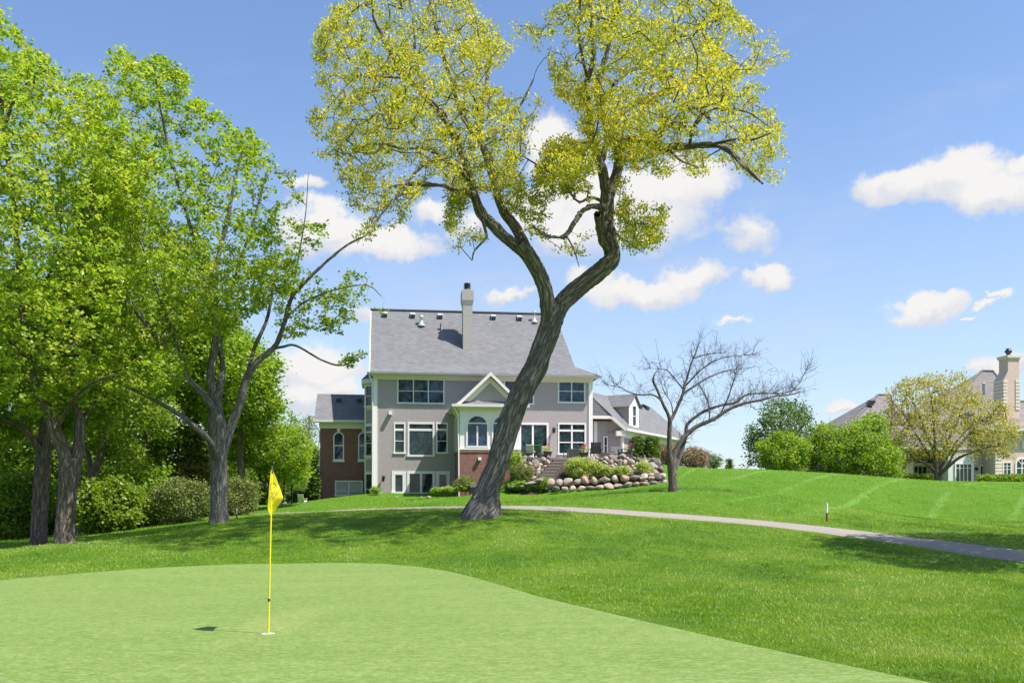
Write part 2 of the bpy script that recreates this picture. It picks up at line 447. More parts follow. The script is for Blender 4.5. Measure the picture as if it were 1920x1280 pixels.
M['leaf_yellow'] = leaf('yellow_buds', [(0.30, 0.30, 0.07), (0.45, 0.42, 0.09), (0.50, 0.44, 0.12)], 0.5)
M['leaf_olive'] = leaf('olive_leaves', [(0.12, 0.18, 0.04), (0.20, 0.25, 0.06), (0.27, 0.30, 0.10)], 0.4)
M['leaf_spruce'] = leaf('spruce_needles', [(0.10, 0.12, 0.03), (0.20, 0.19, 0.05), (0.28, 0.23, 0.08)], 0.25)
M['leaf_cedar'] = leaf('cedar_sprays', [(0.04, 0.09, 0.012), (0.10, 0.18, 0.02), (0.20, 0.27, 0.035)], 0.3)
M['leaf_pink'] = leaf('pink_blossom', [(0.22, 0.12, 0.08), (0.34, 0.19, 0.20), (0.20, 0.25, 0.05), (0.42, 0.27, 0.30)], 0.4)
M['leaf_hosta'] = leaf('hosta_leaves', [(0.13, 0.27, 0.03), (0.25, 0.40, 0.04), (0.42, 0.52, 0.14)], 0.4)
M['leaf_hyd'] = leaf('hydrangea_leaves', [(0.20, 0.34, 0.03), (0.34, 0.48, 0.05), (0.46, 0.55, 0.12), (0.62, 0.55, 0.42)], 0.4)
M['leaf_oakshade'] = M['leaf_oak']
# ------------------------------------------------------------------ terrain
TP = [(-14, 2, 0), (-5, 2, 0), (0, 2, 0), (6, 2, 0), (14, 2, -.05), (-12, 9, 0), (-6, 11, 0), (0, 12, 0), (-4, 17, 0), (4, 8, 0), (9, 9, 0), (-9, 16, 0), (-40, 5, -.4), (40, 5, -.5), (0, -30, -.5), (-60, -30, -1), (60, -30, -1)]
def _pp(l): return [tuple(P(*q)) for q in l]
TP += _pp([(0, 1088, 21.5), (300, 1064, 24.5), (500, 1057, 26), (700, 1058, 25), (900, 1095, 20), (1150, 1150, 14.5), (1400, 1210, 11.3),
           (1920, 1150, 15), (1500, 1100, 18.5), (1200, 1050, 24), (1000, 1010, 27.5), (1700, 1080, 20), (1920, 1080, 22),
           (1920, 1042, 25.5), (1741, 1018, 29.2), (1527, 991, 33), (1400, 978, 35), (1200, 963.5, 37.5), (1050, 954, 39), (850, 951.5, 42), (700, 955, 45.5), (560, 962, 50),
           (735, 926, 64), (850, 924, 65), (600, 937, 68.5), (690, 925, 66), (650, 945, 56), (800, 938, 54), (520, 950, 60), (480, 966, 46), (480, 964.5, 54), (400, 969, 50),
           (905, 968, 33), (500, 985, 34), (411, 979, 36), (118, 1018, 33), (72, 1027, 36), (0, 1045, 28), (300, 1000, 35), (700, 985, 33), (750, 1020, 29), (600, 1010, 31),
           (100, 1003, 50), (0, 1012, 50), (300, 985, 50), (-300, 1012, 60), (350, 962, 70), (100, 975, 85), (450, 950, 72), (540, 945, 68),
           (1262, 921, 46), (1551, 978, 37), (1920, 1000, 33), (1700, 960, 48), (1300, 878, 60), (1400, 879, 62), (1550, 886, 64), (1700, 897, 66), (1920, 908, 68),
           (1400, 915, 51), (1600, 930, 50), (1800, 940, 50), (1300, 899, 53), (2300, 960, 50), (2300, 1010, 33),
           (1000, 926, 57), (1150, 915, 57), (1235, 906, 57), (950, 931, 56), (930, 925, 60), (1100, 925, 52), (1000, 938, 49)])
TP += [(1.5, 61.5, 4.4), (5, 61.5, 4.5), (9, 61.5, 4.35), (3, 66, 4.5), (8, 66, 4.5), (12, 62, 4.15), (12, 70, 4.1), (20, 75, 3.9), (30, 80, 3.9), (45, 95, 4.0), (55, 100, 3.9), (30, 110, 3.8),
       (0, 75, 3.0), (-10, 80, 2.5), (0, 110, 2.5), (60, 60, 3.0), (90, 90, 3.0), (90, 30, 0), (-60, 40, -.5), (-80, 90, -1), (-40, 120, 0.5), (10, 140, 2), (90, 150, 3),
       (-1.2, 58, 2.5), (0, 64, 3.4)]
TP = np.array(TP, float)
far = [(r * math.cos(a), r * math.sin(a), -1.0) for r in (260, 600, 1200) for a in np.arange(0, 6.28, .52)]
TP = np.vstack([TP, far])
def _k(r2, c=1.6): return np.sqrt(r2 + c * c)
_d = ((TP[:, None, :2] - TP[None, :, :2]) ** 2).sum(-1)
_A = _k(_d) - np.eye(len(TP)) * 0.02
_N = len(TP); _B = np.zeros((_N + 1, _N + 1)); _B[:_N, :_N] = _A; _B[:_N, _N] = 1; _B[_N, :_N] = 1
_W = np.linalg.solve(_B, np.append(TP[:, 2], 0))
def gz(x, y):
    x = np.asarray(x, float); y = np.asarray(y, float); sh = x.shape
    q = np.stack([x.ravel(), y.ravel()], 1); out = np.zeros(len(q))
    for i in range(0, len(q), 20000):
        d = ((q[i:i + 20000, None, :] - TP[None, :, :2]) ** 2).sum(-1)
        out[i:i + 20000] = _k(d) @ _W[:_N] + _W[_N]
    return out.reshape(sh)
def G(px, d):
    """ground point under photo column px at distance d"""
    x = (px - HX) / FPX * d
    return Vector((x, d, float(gz([x], [d])[0])))

def lawn_mat(name, dark, mid, light, stripes=False, dry=0.25):
    m, t = new_mat(name)
    o = t.new('ShaderNodeNewGeometry').outputs['Position']
    n1 = t.noise(o, 0.35, 5, 0.6); n2 = t.noise(t.mapping(o, scale=(1, 1, 1)), 2.2, 5, 0.65); n3 = t.noise(o, 34.0, 4, 0.7)
    c = t.mix(t.smooth(n1, .36, .62), mid, light)
    c = t.mix(t.math('MULTIPLY', t.smooth(n2, .40, .62), .55), c, dark)
    c = t.mix(t.math('MULTIPLY', t.smooth(n3, .42, .62), .55), c, tuple(x * .62 for x in mid))
    if stripes:
        s = t.new('ShaderNodeSeparateXYZ', inp={0: t.mapping(o, rot=(0, 0, math.radians(31)))})
        wv_ = t.math('SINE', t.math('ADD', t.math('MULTIPLY', s.outputs[0], 1.75), t.math('MULTIPLY', n2, 1.2)))
        f = t.smooth(wv_, .90, 1.0)
        f = t.math('MULTIPLY', f, t.smooth(t.noise(o, .22, 3), .34, .52))
        geo = t.new('ShaderNodeSeparateXYZ', inp={0: o})
        reg = t.math('MULTIPLY', t.smooth(geo.outputs[1], 37.0, 43.0), t.smooth(geo.outputs[0], 7.0, 13.0))
        c = t.mix(t.math('MULTIPLY', t.math('MULTIPLY', f, reg), .55), c, (0.30, 0.46, 0.13))
        # the lawn beyond the path is a cleaner, lusher cut
        c = t.mix(t.math('MULTIPLY', t.smooth(geo.outputs[1], 36.0, 42.0), .5), c, (0.095, 0.245, 0.010))
    p = t.new('ShaderNodeBsdfPrincipled', inp={'Base Color': c, 'Roughness': 0.85, 'Specular IOR Level': 0.15,
              'Normal': bump(t, t.math('ADD', n3, t.noise(o, 90, 3)), 0.9, 0.05)})
    finish(t, p.outputs[0]); return m
M['lawn'] = lawn_mat('lawn_grass', (0.068, 0.155, 0.012), (0.108, 0.230, 0.014), (0.180, 0.295, 0.018), True)
def green_mat():
    m, t = new_mat('putting_green_turf')
    o = t.new('ShaderNodeNewGeometry').outputs['Position']
    n1 = t.noise(t.mapping(o, scale=(.5, 1.0, 1), rot=(0, 0, .3)), 0.7, 6, 0.62, .6); n2 = t.noise(t.mapping(o, scale=(.45, 1.3, 1)), 3.4, 6, 0.68); n3 = t.noise(t.mapping(o, scale=(1, .8, 1)), 70.0, 4, 0.7)
    c = t.mix(t.smooth(n1, .32, .68), (0.145, 0.222, 0.040), (0.225, 0.305, 0.082))
    c = t.mix(t.math('MULTIPLY', t.smooth(n2, .36, .64), .65), c, (0.122, 0.190, 0.030))
    c = t.mix(t.math('MULTIPLY', t.smooth(n3, .35, .65), .55), c, (0.135, 0.225, 0.045))
    d = t.vmath('LENGTH', t.vmath('MULTIPLY', t.vmath('SUBTRACT', o, (-3.3, 13.6, 0)).outputs[0], (1.15, .28, 0)).outputs[0]).outputs['Value']
    c = t.mix(t.math('MULTIPLY', t.math('SUBTRACT', 1.0, t.smooth(t.math('ADD', d, t.math('MULTIPLY', n2, .4)), .35, 1.0)), .40), c, (0.36, 0.35, 0.12))
    n4 = t.noise(t.mapping(o, scale=(.7, 1.6, 1)), 9.0, 6, 0.75)
    c = t.mix(t.math('MULTIPLY', t.smooth(n4, .42, .60), .75), c, (0.265, 0.340, 0.115))
    n5 = t.noise(t.mapping(o, scale=(.8, 1.2, 1)), 26.0, 4, 0.75)
    c = t.mix(t.math('MULTIPLY', t.smooth(n5, .45, .58), .65), c, (0.095, 0.155, 0.022))
    scuff = t.smooth(t.noise(t.mapping(o, scale=(1.0, 1.6, 1)), 3.1, 6, .7), .665, .71)
    c = t.mix(t.math('MULTIPLY', scuff, .55), c, (0.42, 0.52, 0.30))
    p = t.new('ShaderNodeBsdfPrincipled', inp={'Base Color': c, 'Roughness': 0.8, 'Specular IOR Level': 0.2,
              'Normal': bump(t, t.math('ADD', n3, t.noise(o, 160, 2)), 0.45, 0.02)})
    finish(t, p.outputs[0]); return m
M['green'] = green_mat()
def asphalt():
    m, t = new_mat('path_asphalt')
    o = t.new('ShaderNodeNewGeometry').outputs['Position']
    n = t.noise(o, 1.2, 5, .6); n2 = t.noise(o, 45, 4, .7)
    c = t.mix(n, (0.235, 0.205, 0.18), (0.33, 0.29, 0.25)); c = t.mix(t.math('MULTIPLY', t.smooth(n2, .5, .65), .3), c, (0.15, 0.13, 0.13))
    p = t.new('ShaderNodeBsdfPrincipled', inp={'Base Color': c, 'Roughness': 0.9, 'Specular IOR Level': 0.2, 'Normal': bump(t, n2, .5, .01)})
    finish(t, p.outputs[0]); return m
M['asphalt'] = asphalt()

def axis(parts): return np.unique(np.concatenate([np.linspace(a, b, n) for a, b, n in parts]))
gx = axis([(-1500, -200, 12), (-200, -60, 24), (-60, -22, 40), (-22, 26, 150), (26, 60, 40), (60, 200, 24), (200, 1500, 12)])
gy = axis([(-600, -60, 8), (-60, 0, 14), (0, 16, 34), (16, 72, 200), (72, 120, 40), (120, 300, 20), (300, 2400, 12)])
XX, YY = np.meshgrid(gx, gy)
ZZ = gz(XX, YY)
nx, ny = len(gx), len(gy)
V = np.stack([XX.ravel(), YY.ravel(), ZZ.ravel()], 1)
i = (np.arange(ny - 1)[:, None] * nx + np.arange(nx - 1)[None, :]).ravel()
F = np.stack([i, i + 1, i + nx + 1, i + nx], 1)
props(fast_mesh('lawn', V, F, M['lawn'], smooth=True), kind='structure')

# putting green: sheet just above the ground, mown edge
edge_px = [(-260, 1122, 18.0), (-120, 1100, 20.0), (0, 1088, 21.5), (150, 1074, 23.2), (300, 1064, 24.5), (450, 1057.5, 25.8), (600, 1055.5, 25.8), (700, 1057, 25.0), (780, 1066, 23.8),
           (900, 1092, 20.3), (1020, 1123, 17.0), (1150, 1153, 14.5), (1280, 1182, 12.7), (1400, 1209, 11.4), (1560, 1244, 10.0), (1760, 1284, 8.9)]
def ground_hit(px, py, d0=6.0, d1=44.0):
    dd = np.arange(d0, d1, .04); z = gz((px - HX) / FPX * dd, dd); ray = CZ + (HY - py) / FPX * dd
    k = np.nonzero(z >= ray)[0]; d = dd[k[0]] if len(k) else d1
    return ((px - HX) / FPX * d, d)
edge2 = [(-140, 1101), (0, 1088), (150, 1075), (300, 1064.5), (450, 1058), (600, 1055.5), (700, 1056.5), (760, 1060.5), (810, 1066), (860, 1075.5), (910, 1088.5), (965, 1104.5), (1020, 1121), (1150, 1152), (1280, 1182), (1400, 1209), (1560, 1244), (1760, 1284)]
eb = [(-14.5, 17.0)] + [ground_hit(*q) for q in edge2]
eb += [(4.6, 7.6), (5.2, 6.0), (5.0, 3.0), (2, 0.5), (-4, -1), (-10, 1), (-14, 6), (-15.5, 12)]
def cr_closed(pts, n):
    pts = np.array(pts, float); m = len(pts); out = []
    for i in range(m):
        p0, p1, p2, p3 = pts[i - 1], pts[i], pts[(i + 1) % m], pts[(i + 2) % m]
        for k in range(n):
            t = k / n; out.append(.5 * ((2 * p1) + (-p0 + p2) * t + (2 * p0 - 5 * p1 + 4 * p2 - p3) * t * t + (-p0 + 3 * p1 - 3 * p2 + p3) * t ** 3))
    return np.array(out)
GB = cr_closed(eb, 10)
cen = np.array([-4.5, 12.0])
ts = np.concatenate([np.linspace(0.02, 0.98, 60), [0.992, 1.0]])
R = cen + (GB - cen)[None] * ts[:, None, None]
zz = gz(R[..., 0], R[..., 1]) + 0.022
zz[-1] -= 0.05
V = np.concatenate([R, zz[..., None]], -1).reshape(-1, 3)
nb = len(GB); i = np.arange(len(ts) - 1)[:, None] * nb; k = np.arange(nb)[None]
F = np.stack([i + k, i + (k + 1) % nb, i + nb + (k + 1) % nb, i + nb + k], -1).reshape(-1, 4)
c0 = np.array([[cen[0], cen[1], float(gz([cen[0]], [cen[1]])[0]) + .022]])
props(fast_mesh('putting_green', V, F, M['green'], smooth=True), kind='structure')
me = bpy.data.objects['putting_green'].data
bm = bmesh.new(); bm.from_mesh(me); bm.verts.ensure_lookup_table()
bm.faces.new([bm.verts[j] for j in range(nb)]).smooth = True
bmesh.ops.recalc_face_normals(bm, faces=bm.faces); bm.to_mesh(me); bm.free()
def in_poly(poly, x, y):
    poly = np.asarray(poly); x = np.asarray(x); y = np.asarray(y); c = np.zeros(x.shape, bool); n = len(poly)
    for i in range(n):
        x1, y1 = poly[i]; x2, y2 = poly[i - 1]
        if y1 == y2: continue
        m = ((y1 > y) != (y2 > y)) & (x < (x2 - x1) * (y - y1) / (y2 - y1) + x1); c ^= m
    return c
def poly_dist(poly, x, y):
    poly = np.asarray(poly, float); d = np.full(np.shape(x), 1e9)
    for i in range(len(poly)):
        a, b = poly[i - 1], poly[i]; e = b - a; L = max((e ** 2).sum(), 1e-12)
        t = np.clip(((x - a[0]) * e[0] + (y - a[1]) * e[1]) / L, 0, 1)
        d = np.minimum(d, np.hypot(x - a[0] - t * e[0], y - a[1] - t * e[1]))
    return d
def catmull(pts, step):
    pts = np.array(pts, float)
    if len(pts) < 2: return pts
    ext = np.vstack([2 * pts[0] - pts[1], pts, 2 * pts[-1] - pts[-2]]); out = []
    for i in range(1, len(ext) - 2):
        p0, p1, p2, p3 = ext[i - 1:i + 3]; n = max(1, int(np.linalg.norm((p2 - p1)[:3]) / step))
        for k in range(n):
            t = k / n; out.append(.5 * ((2 * p1) + (-p0 + p2) * t + (2 * p0 - 5 * p1 + 4 * p2 - p3) * t * t + (-p0 + 3 * p1 - 3 * p2 + p3) * t ** 3))
    out.append(pts[-1]); return np.array(out)
# cart path
pc = [(-26, 54), (-16, 52.5)] + [((px - HX) / FPX * d, d) for px, d in [(560, 50), (700, 45.5), (850, 42), (1050, 39), (1200, 37.5), (1400, 35), (1527, 33), (1741, 29.2), (1920, 25.5)]] + [(17, 21), (22, 14), (30, 5)]
pcc = catmull([(x, y, 0) for x, y in pc], .5)[:, :2]
tg = np.gradient(pcc, axis=0); tg /= np.linalg.norm(tg, axis=1, keepdims=True); nr = np.stack([-tg[:, 1], tg[:, 0]], 1)
offs = np.linspace(-1.2, 1.2, 9)
wob = (fbm(np.stack([pcc[:, 0] * 1.2, pcc[:, 1] * 1.2, pcc[:, 0] * 0], 1)) - .5) * .25
R = pcc[:, None, :] + nr[:, None, :] * (offs[None, :, None] + np.sign(offs)[None, :, None] * (np.abs(offs)[None, :, None] > 1.1) * wob[:, None, None])
zz = gz(R[..., 0], R[..., 1]) + 0.035
zz[:, 0] -= .06; zz[:, -1] -= .06
V = np.concatenate([R, zz[..., None]], -1).reshape(-1, 3)
i = np.arange(len(pcc) - 1)[:, None] * 9; k = np.arange(8)[None]
F = np.stack([i + k, i + k + 1, i + 9 + k + 1, i + 9 + k], -1).reshape(-1, 4)
props(fast_mesh('cart_path', V, F, M['asphalt'], smooth=True), kind='structure')
PATH_POLY = np.vstack([R[:, 0], R[::-1, -1]])

# grass blades near the camera (stuff): single blades, thinning out with distance
def blades(name, n, ylo, yhi, hh, ww, mat, density_pow=1.6):
    u = RNG.random(n); d = ylo * (yhi / ylo) ** u
    d = d[RNG.random(n) < np.clip((yhi - d) / (yhi * .45), 0, 1)]; n = len(d)
    px = RNG.uniform(-60, 1990, n); x = (px - HX) / FPX * d; y = d
    keep = ~in_poly(GB, x, y) & ~in_poly(PATH_POLY, x, y)
    x, y = x[keep], y[keep]
    pn = fbm(np.stack([x * 3, y * 3, x * 0], 1), 3)
    keep = RNG.random(len(x)) < np.clip(.25 + (pn - .3) * 2.2, .2, 1); x, y, pn = x[keep], y[keep], pn[keep]
    z = gz(x, y) - .004; n = len(x)
    th = RNG.uniform(0, 2 * np.pi, n); s = (y / 14.0) ** .55
    dg = np.full(n, 9.0); nearg = y < 31; dg[nearg] = poly_dist(GB, x[nearg], y[nearg]); h = hh * np.where(dg < .45, .62, 1.0) * RNG.uniform(.5, 1.25, n) * s ** .5 * (.75 + .6 * pn); wd = ww * s * RNG.uniform(.7, 1.3, n)
    lean = RNG.normal(0, .55, (n, 2)) * h[:, None]
    b = np.stack([x, y, z], 1); a = np.stack([np.cos(th) * wd / 2, np.sin(th) * wd / 2, 0 * th], 1)
    tip = b + np.stack([lean[:, 0], lean[:, 1], h], 1)
    V = np.stack([b - a, b + a, tip], 1).reshape(-1, 3)
    F = np.arange(3 * n).reshape(-1, 3)
    t0 = np.clip(RNG.random(n) * .55 + (fbm(np.stack([x * .7, y * .45, x * 0], 1), 3) - .35) * 1.5, 0, 1)
    dp = poly_dist(PATH_POLY, x, y); t0 = np.clip(t0 + .55 * np.exp(-dp / .45), 0, 1)
    return props(fast_mesh(name, V, F, mat, attr=np.repeat(t0, 3)), kind='stuff', label='short rough grass growing around the putting green', cat='grass')
M['blade'] = leaf('grass_blades', [(0.085, 0.18, 0.013), (0.155, 0.30, 0.016), (0.25, 0.39, 0.030), (0.38, 0.46, 0.12)], 0.4, 0.02)
blades('rough_grass', 900000, 7.5, 74.0, .042, .012, M['blade'])

# ------------------------------------------------------------------ trees
def leaves_mesh(name, C, T, size, mat, parent, loc, upb=0.7, aspect=.62, droop=0.0, label=None):
    n = len(C)
    nr = RNG.normal(0, 1, (n, 3)); nr[:, 2] = np.abs(nr[:, 2]) * .6 + upb; nr /= np.linalg.norm(nr, axis=1, keepdims=True)
    d = RNG.normal(0, 1, (n, 3)); d[:, 2] -= droop; d -= nr * (d * nr).sum(1, keepdims=True); d /= np.linalg.norm(d, axis=1, keepdims=True)
    s = np.cross(nr, d); L = (size * RNG.uniform(.6, 1.25, n))[:, None]
    W = L * aspect
    V = np.stack([C - d * L * .5, C + s * W * .5 + nr * W * .12 + d * L * .05, C + d * L * .5, C - s * W * .5 + nr * W * .12 + d * L * .05], 1).reshape(-1, 3) - np.array(loc)
    F = np.arange(4 * n).reshape(-1, 4)
    o = fast_mesh(name, V, F, mat, attr=np.repeat(T, 4), parent=parent, kind='stuff')
    if label: o['label'] = label
    return o

def big_tube(pts, sides, ringstep, amp, lobes=0.0, base_h=0.0):
    """pts (n,4) xyz r ; returns V F UV with furrowed bark relief"""
    q = catmull(pts, ringstep); p = q[:, :3]; r = np.maximum(q[:, 3], .004)
    t, A, B = frames(p)
    seg = np.r_[0, np.cumsum(np.linalg.norm(np.diff(p, axis=0), axis=1))]
    th = np.arange(sides + 1) * 2 * np.pi / sides
    ring = A[:, None, :] * np.cos(th)[None, :, None] + B[:, None, :] * np.sin(th)[None, :, None]
    c = np.stack([np.cos(th)[None, :] * r[:, None], np.sin(th)[None, :] * r[:, None], np.broadcast_to(seg[:, None], (len(p), sides + 1))], -1)
    ph = p[0].sum() * 3.1
    if amp > 0:
        wv_ = (fbm(c * np.array([3, 3, 1.5]) + ph, 2) - .5)[..., None] * np.array([.25, .25, .3])
        n1 = 1 - np.abs(2 * vnoise((c + wv_) * np.array([10, 10, 1.5]) + ph) - 1)
        n2 = 1 - np.abs(2 * vnoise((c + wv_) * np.array([24, 24, 4.5]) + ph + 9) - 1)
        big = fbm(c * np.array([1.3, 1.3, .8]) + ph, 3) - .5
        ds = amp * (n1 ** 1.5 - .45) + amp * .45 * (n2 - .5) + big * r[:, None] * .28
    else: ds = (fbm(c * np.array([3, 3, 1.2]) + ph, 2) - .5) * r[:, None] * .3
    rr = r[:, None] + ds
    if lobes > 0: rr = rr * (1 + lobes * np.exp(-seg / base_h)[:, None] * (.5 + .5 * np.cos(5 * th + 1.0) + .25 * np.cos(3 * th))[None, :])
    V = (p[:, None, :] + ring * rr[..., None]).reshape(-1, 3)
    UV = np.stack([np.broadcast_to(th[None, :] * r[:, None], (len(p), sides + 1)), np.broadcast_to(seg[:, None], (len(p), sides + 1))], -1).reshape(-1, 2)
    m = sides + 1; i = np.arange(len(p) - 1)[:, None] * m; k = np.arange(sides)[None]
    F = np.stack([i + k, i + k + 1, i + m + k + 1, i + m + k], -1).reshape(-1, 4)
    return V, F, UV

def make_tree(name, label, cat, base, limbs, polys, bark_m, leaf_m, leaf_size=.12, per=14, spread=.35, amp=.02, detail=32, group=None,
              tip_r=.004, gap=.42, gapscale=.9, upb=.7, aspect=.62, droop=0.0, flare=(.35, .5), step=.28, twig_exp=2.3, tcol=None, crown_name='crown', wob=.10, tint_bias=0.0, rs=1.0, ddm=1.0, shoots=0, warp=.16, r0s=1.0):
    """base (px,py,d); limbs: [ (dd_end, [(px,py,r_px),...]) ]; polys: [(outline px, n, half depth m, dd centre)]"""
    d0 = base[2]; loc = P(*base); loc = Vector((loc.x, loc.y, float(gz([loc.x], [loc.y])[0])))
    root = thing(name, label, cat, loc, group=group)
    used = []          # px,py,dd of limbs so far
    Vs, Fs, Us, off = [], [], [], 0
    nodes, nrad = [], []
    for li, (dd1, pl) in enumerate(limbs):
        dd1 *= ddm; pl = [(a, b, c * rs * (r0s if li == 0 else 1)) for a, b, c in pl]
        if li == 0: dd0 = 0.0
        else:
            a = np.array(used); j = np.argmin((a[:, 0] - pl[0][0]) ** 2 + (a[:, 1] - pl[0][1]) ** 2); dd0 = a[j, 2]
        n = len(pl); pts = []
        for q, (px, py, r) in enumerate(pl):
            f = q / max(n - 1, 1); dd = dd0 + (dd1 - dd0) * f ** .8
            w3 = P(px, py, d0 + dd); pts.append((w3.x, w3.y, w3.z, r * (d0 + dd) / FPX))
        if li == 0:
            p = list(pts[0]); p[2] = loc.z - .5; pts[0] = tuple(p)
        fine = catmull([(a_[0], a_[1], 0, 0, dd0 + (dd1 - dd0) * (q / max(n - 1, 1)) ** .8) for q, a_ in enumerate(pl)], 8)
        used += [(x[0], x[1], x[4]) for x in fine]
        rmax = max(p[3] for p in pts)
        sides = int(np.clip(detail * rmax / .3, 8, detail * 1.6)); ring = float(np.clip(rmax * .22, .05, .2)) if amp > 0 else .3
        if amp > 0 and rmax > .2: ring = .045 * (32 / detail) ** .5
        V, F, U = big_tube(np.array(pts), sides, ring, amp if rmax > .09 else 0, flare[0] if li == 0 else 0, flare[1])
        Vs.append(V); Fs.append(F + off); Us.append(U); off += len(V)
        q = catmull(pts, .3)
        nodes.append(q[:, :3] if li else q[max(0, int(len(q) * .45)):, :3]); nrad.append(q[:, 3] if li else q[max(0, int(len(q) * .45)):, 3])
    N0 = np.vstack(nodes); r0 = np.concatenate(nrad)
    # cluster centres
    C = []
    for (poly, n, hd, ddc) in polys:
        poly = np.array(poly, float); lo, hi = poly.min(0), poly.max(0); got = 0; tries = 0
        xs, ys, ds = [], [], []
        while got < n and tries < 60:
            x = RNG.uniform(lo[0], hi[0], n * 2); y = RNG.uniform(lo[1], hi[1], n * 2); tries += 1
            sz = float((hi - lo).min()); fr = 5.5 / sz; wa = sz * warp
            w1 = fbm(np.stack([x * fr, y * fr, x * 0 + lo[0]], 1), 4); w2 = fbm(np.stack([x * fr, y * fr, x * 0 + lo[0] + 50], 1), 4)
            xk = x + (w1 - .5) * wa * 2; yk = y + (w2 - .5) * wa * 2
            k = in_poly(poly, xk, yk); x, y = x[k], y[k]
            if not len(x): continue
            pd = poly_dist(poly, x, y) + 2; mx = max(pd.max(), 1e-6)
            h = hd * np.sqrt(np.clip(pd / (mx * .75), .04, 1))
            dd = ddc + RNG.uniform(-1, 1, len(x)) * h
            D = d0 + dd
            p3 = np.stack([(x - HX) / FPX * D, D, CZ + (HY - y) / FPX * D], 1)
            k = fbm(p3 * gapscale + 31.7, 2) > gap - RNG.random(len(x)) * .05
            xs.append(p3[k]); got += k.sum()
        if xs: C.append(np.vstack(xs)[:n])
    C = np.vstack(C) if C else np.zeros((0, 3))
    if len(C):
        # nearest-first growth
        dm = np.empty(len(C))
        for i in range(0, len(C), 500): dm[i:i + 500] = np.sqrt(((C[i:i + 500, None] - N0[None]) ** 2).sum(-1)).min(1)
        C = C[np.argsort(dm)]
        cap = len(N0) + int((dm.sum() / step) + len(C) * 3) + 10
        POS = np.zeros((cap, 3), np.float32); POS[:len(N0)] = N0; par = np.full(cap, -1); cnt = len(N0)
        for c in C:
            dv = POS[:cnt] - c.astype(np.float32)
            cost = (dv * dv).sum(1)
            if droop == 0: cost = cost + np.where(dv[:, 2] > 0, cost * .6, 0)
            j = int(cost.argmin()); a = POS[j].copy(); L = math.sqrt(((a - c) ** 2).sum()); n = max(1, min(int(L / step), 12))
            side = RNG.normal(0, 1, 3) * L * wob; side[2] += L * wob * 1.2
            last = j
            for q in range(1, n + 1):
                if cnt >= cap: break
                f = q / n
                POS[cnt] = a + (c - a) * f + side * math.sin(math.pi * f)
                par[cnt] = last; last = cnt; cnt += 1
        POS = POS[:cnt].astype(float); par = par[:cnt]; nN0 = len(N0)
        nch = np.zeros(cnt); w8 = np.zeros(cnt); e = twig_exp
        w8[:] = 0
        haschild = np.zeros(cnt, bool); haschild[par[nN0:][par[nN0:] >= 0]] = True
        w8[~haschild] = tip_r ** e
        best = np.full(cnt, -1); bw = np.zeros(cnt)
        for i in range(cnt - 1, nN0 - 1, -1):
            pj = par[i]
            if pj >= nN0: w8[pj] += w8[i]
            if w8[i] > bw[pj]: bw[pj] = w8[i]; best[pj] = i
        rad = w8 ** (1 / e)
        rad[:nN0] = r0
        # chains
        for i in range(nN0, cnt):
            pj = par[i]
            if pj >= nN0 and best[pj] == i: continue
            ch = [pj, i]; j = i
            while best[j] >= 0: j = best[j]; ch.append(j)
            p = POS[ch]; r = rad[ch].copy(); r[0] = min(r[1] * 1.15, r[0]) ; r[-1] *= .6
            if len(p) < 2: continue
            sides = 3 if r[1] < .012 else (5 if r[1] < .04 else 8)
            t, A, B = frames(p); th = np.arange(sides) * 2 * np.pi / sides
            V = (p[:, None, :] + (A[:, None, :] * np.cos(th)[None, :, None] + B[:, None, :] * np.sin(th)[None, :, None]) * r[:, None, None]).reshape(-1, 3)
            ii = np.arange(len(p) - 1)[:, None] * sides; k = np.arange(sides)[None]
            F = np.stack([ii + k, ii + (k + 1) % sides, ii + sides + (k + 1) % sides, ii + sides + k], -1).reshape(-1, 4)
            Vs.append(V); Fs.append(F + off); Us.append(np.stack([V[:, 0] + V[:, 1], V[:, 2]], 1)); off += len(V)
    if shoots:
        LN = np.vstack([n_[2:] for n_ in nodes[2:]]); LT = np.vstack([np.gradient(n_, axis=0)[2:] for n_ in nodes[2:]]); LR = np.concatenate([r_[2:] for r_ in nrad[2:]])
        def twig(p0, dr, L, r0_):
            nonlocal off
            m_ = 5; f_ = np.linspace(0, 1, m_)[:, None]; bend = RNG.normal(0, .16, 3) * L + [0, 0, .10 * L]
            p_ = p0 + dr * L * f_ + bend * f_ ** 2 + RNG.normal(0, .012, (m_, 3)) * L; p_[0] = p0
            r_ = np.linspace(r0_, r0_ * .45, m_); t_, A_, B_ = frames(p_); th_ = np.arange(3) * 2 * np.pi / 3
            V_ = (p_[:, None, :] + (A_[:, None, :] * np.cos(th_)[None, :, None] + B_[:, None, :] * np.sin(th_)[None, :, None]) * r_[:, None, None]).reshape(-1, 3)
            i_ = np.arange(m_ - 1)[:, None] * 3; k_ = np.arange(3)[None]
            Fs.append(np.stack([i_ + k_, i_ + (k_ + 1) % 3, i_ + 3 + (k_ + 1) % 3, i_ + 3 + k_], -1).reshape(-1, 4) + off); Vs.append(V_); Us.append(np.stack([V_[:, 0] + V_[:, 1], V_[:, 2]], 1)); off += len(V_); return p_
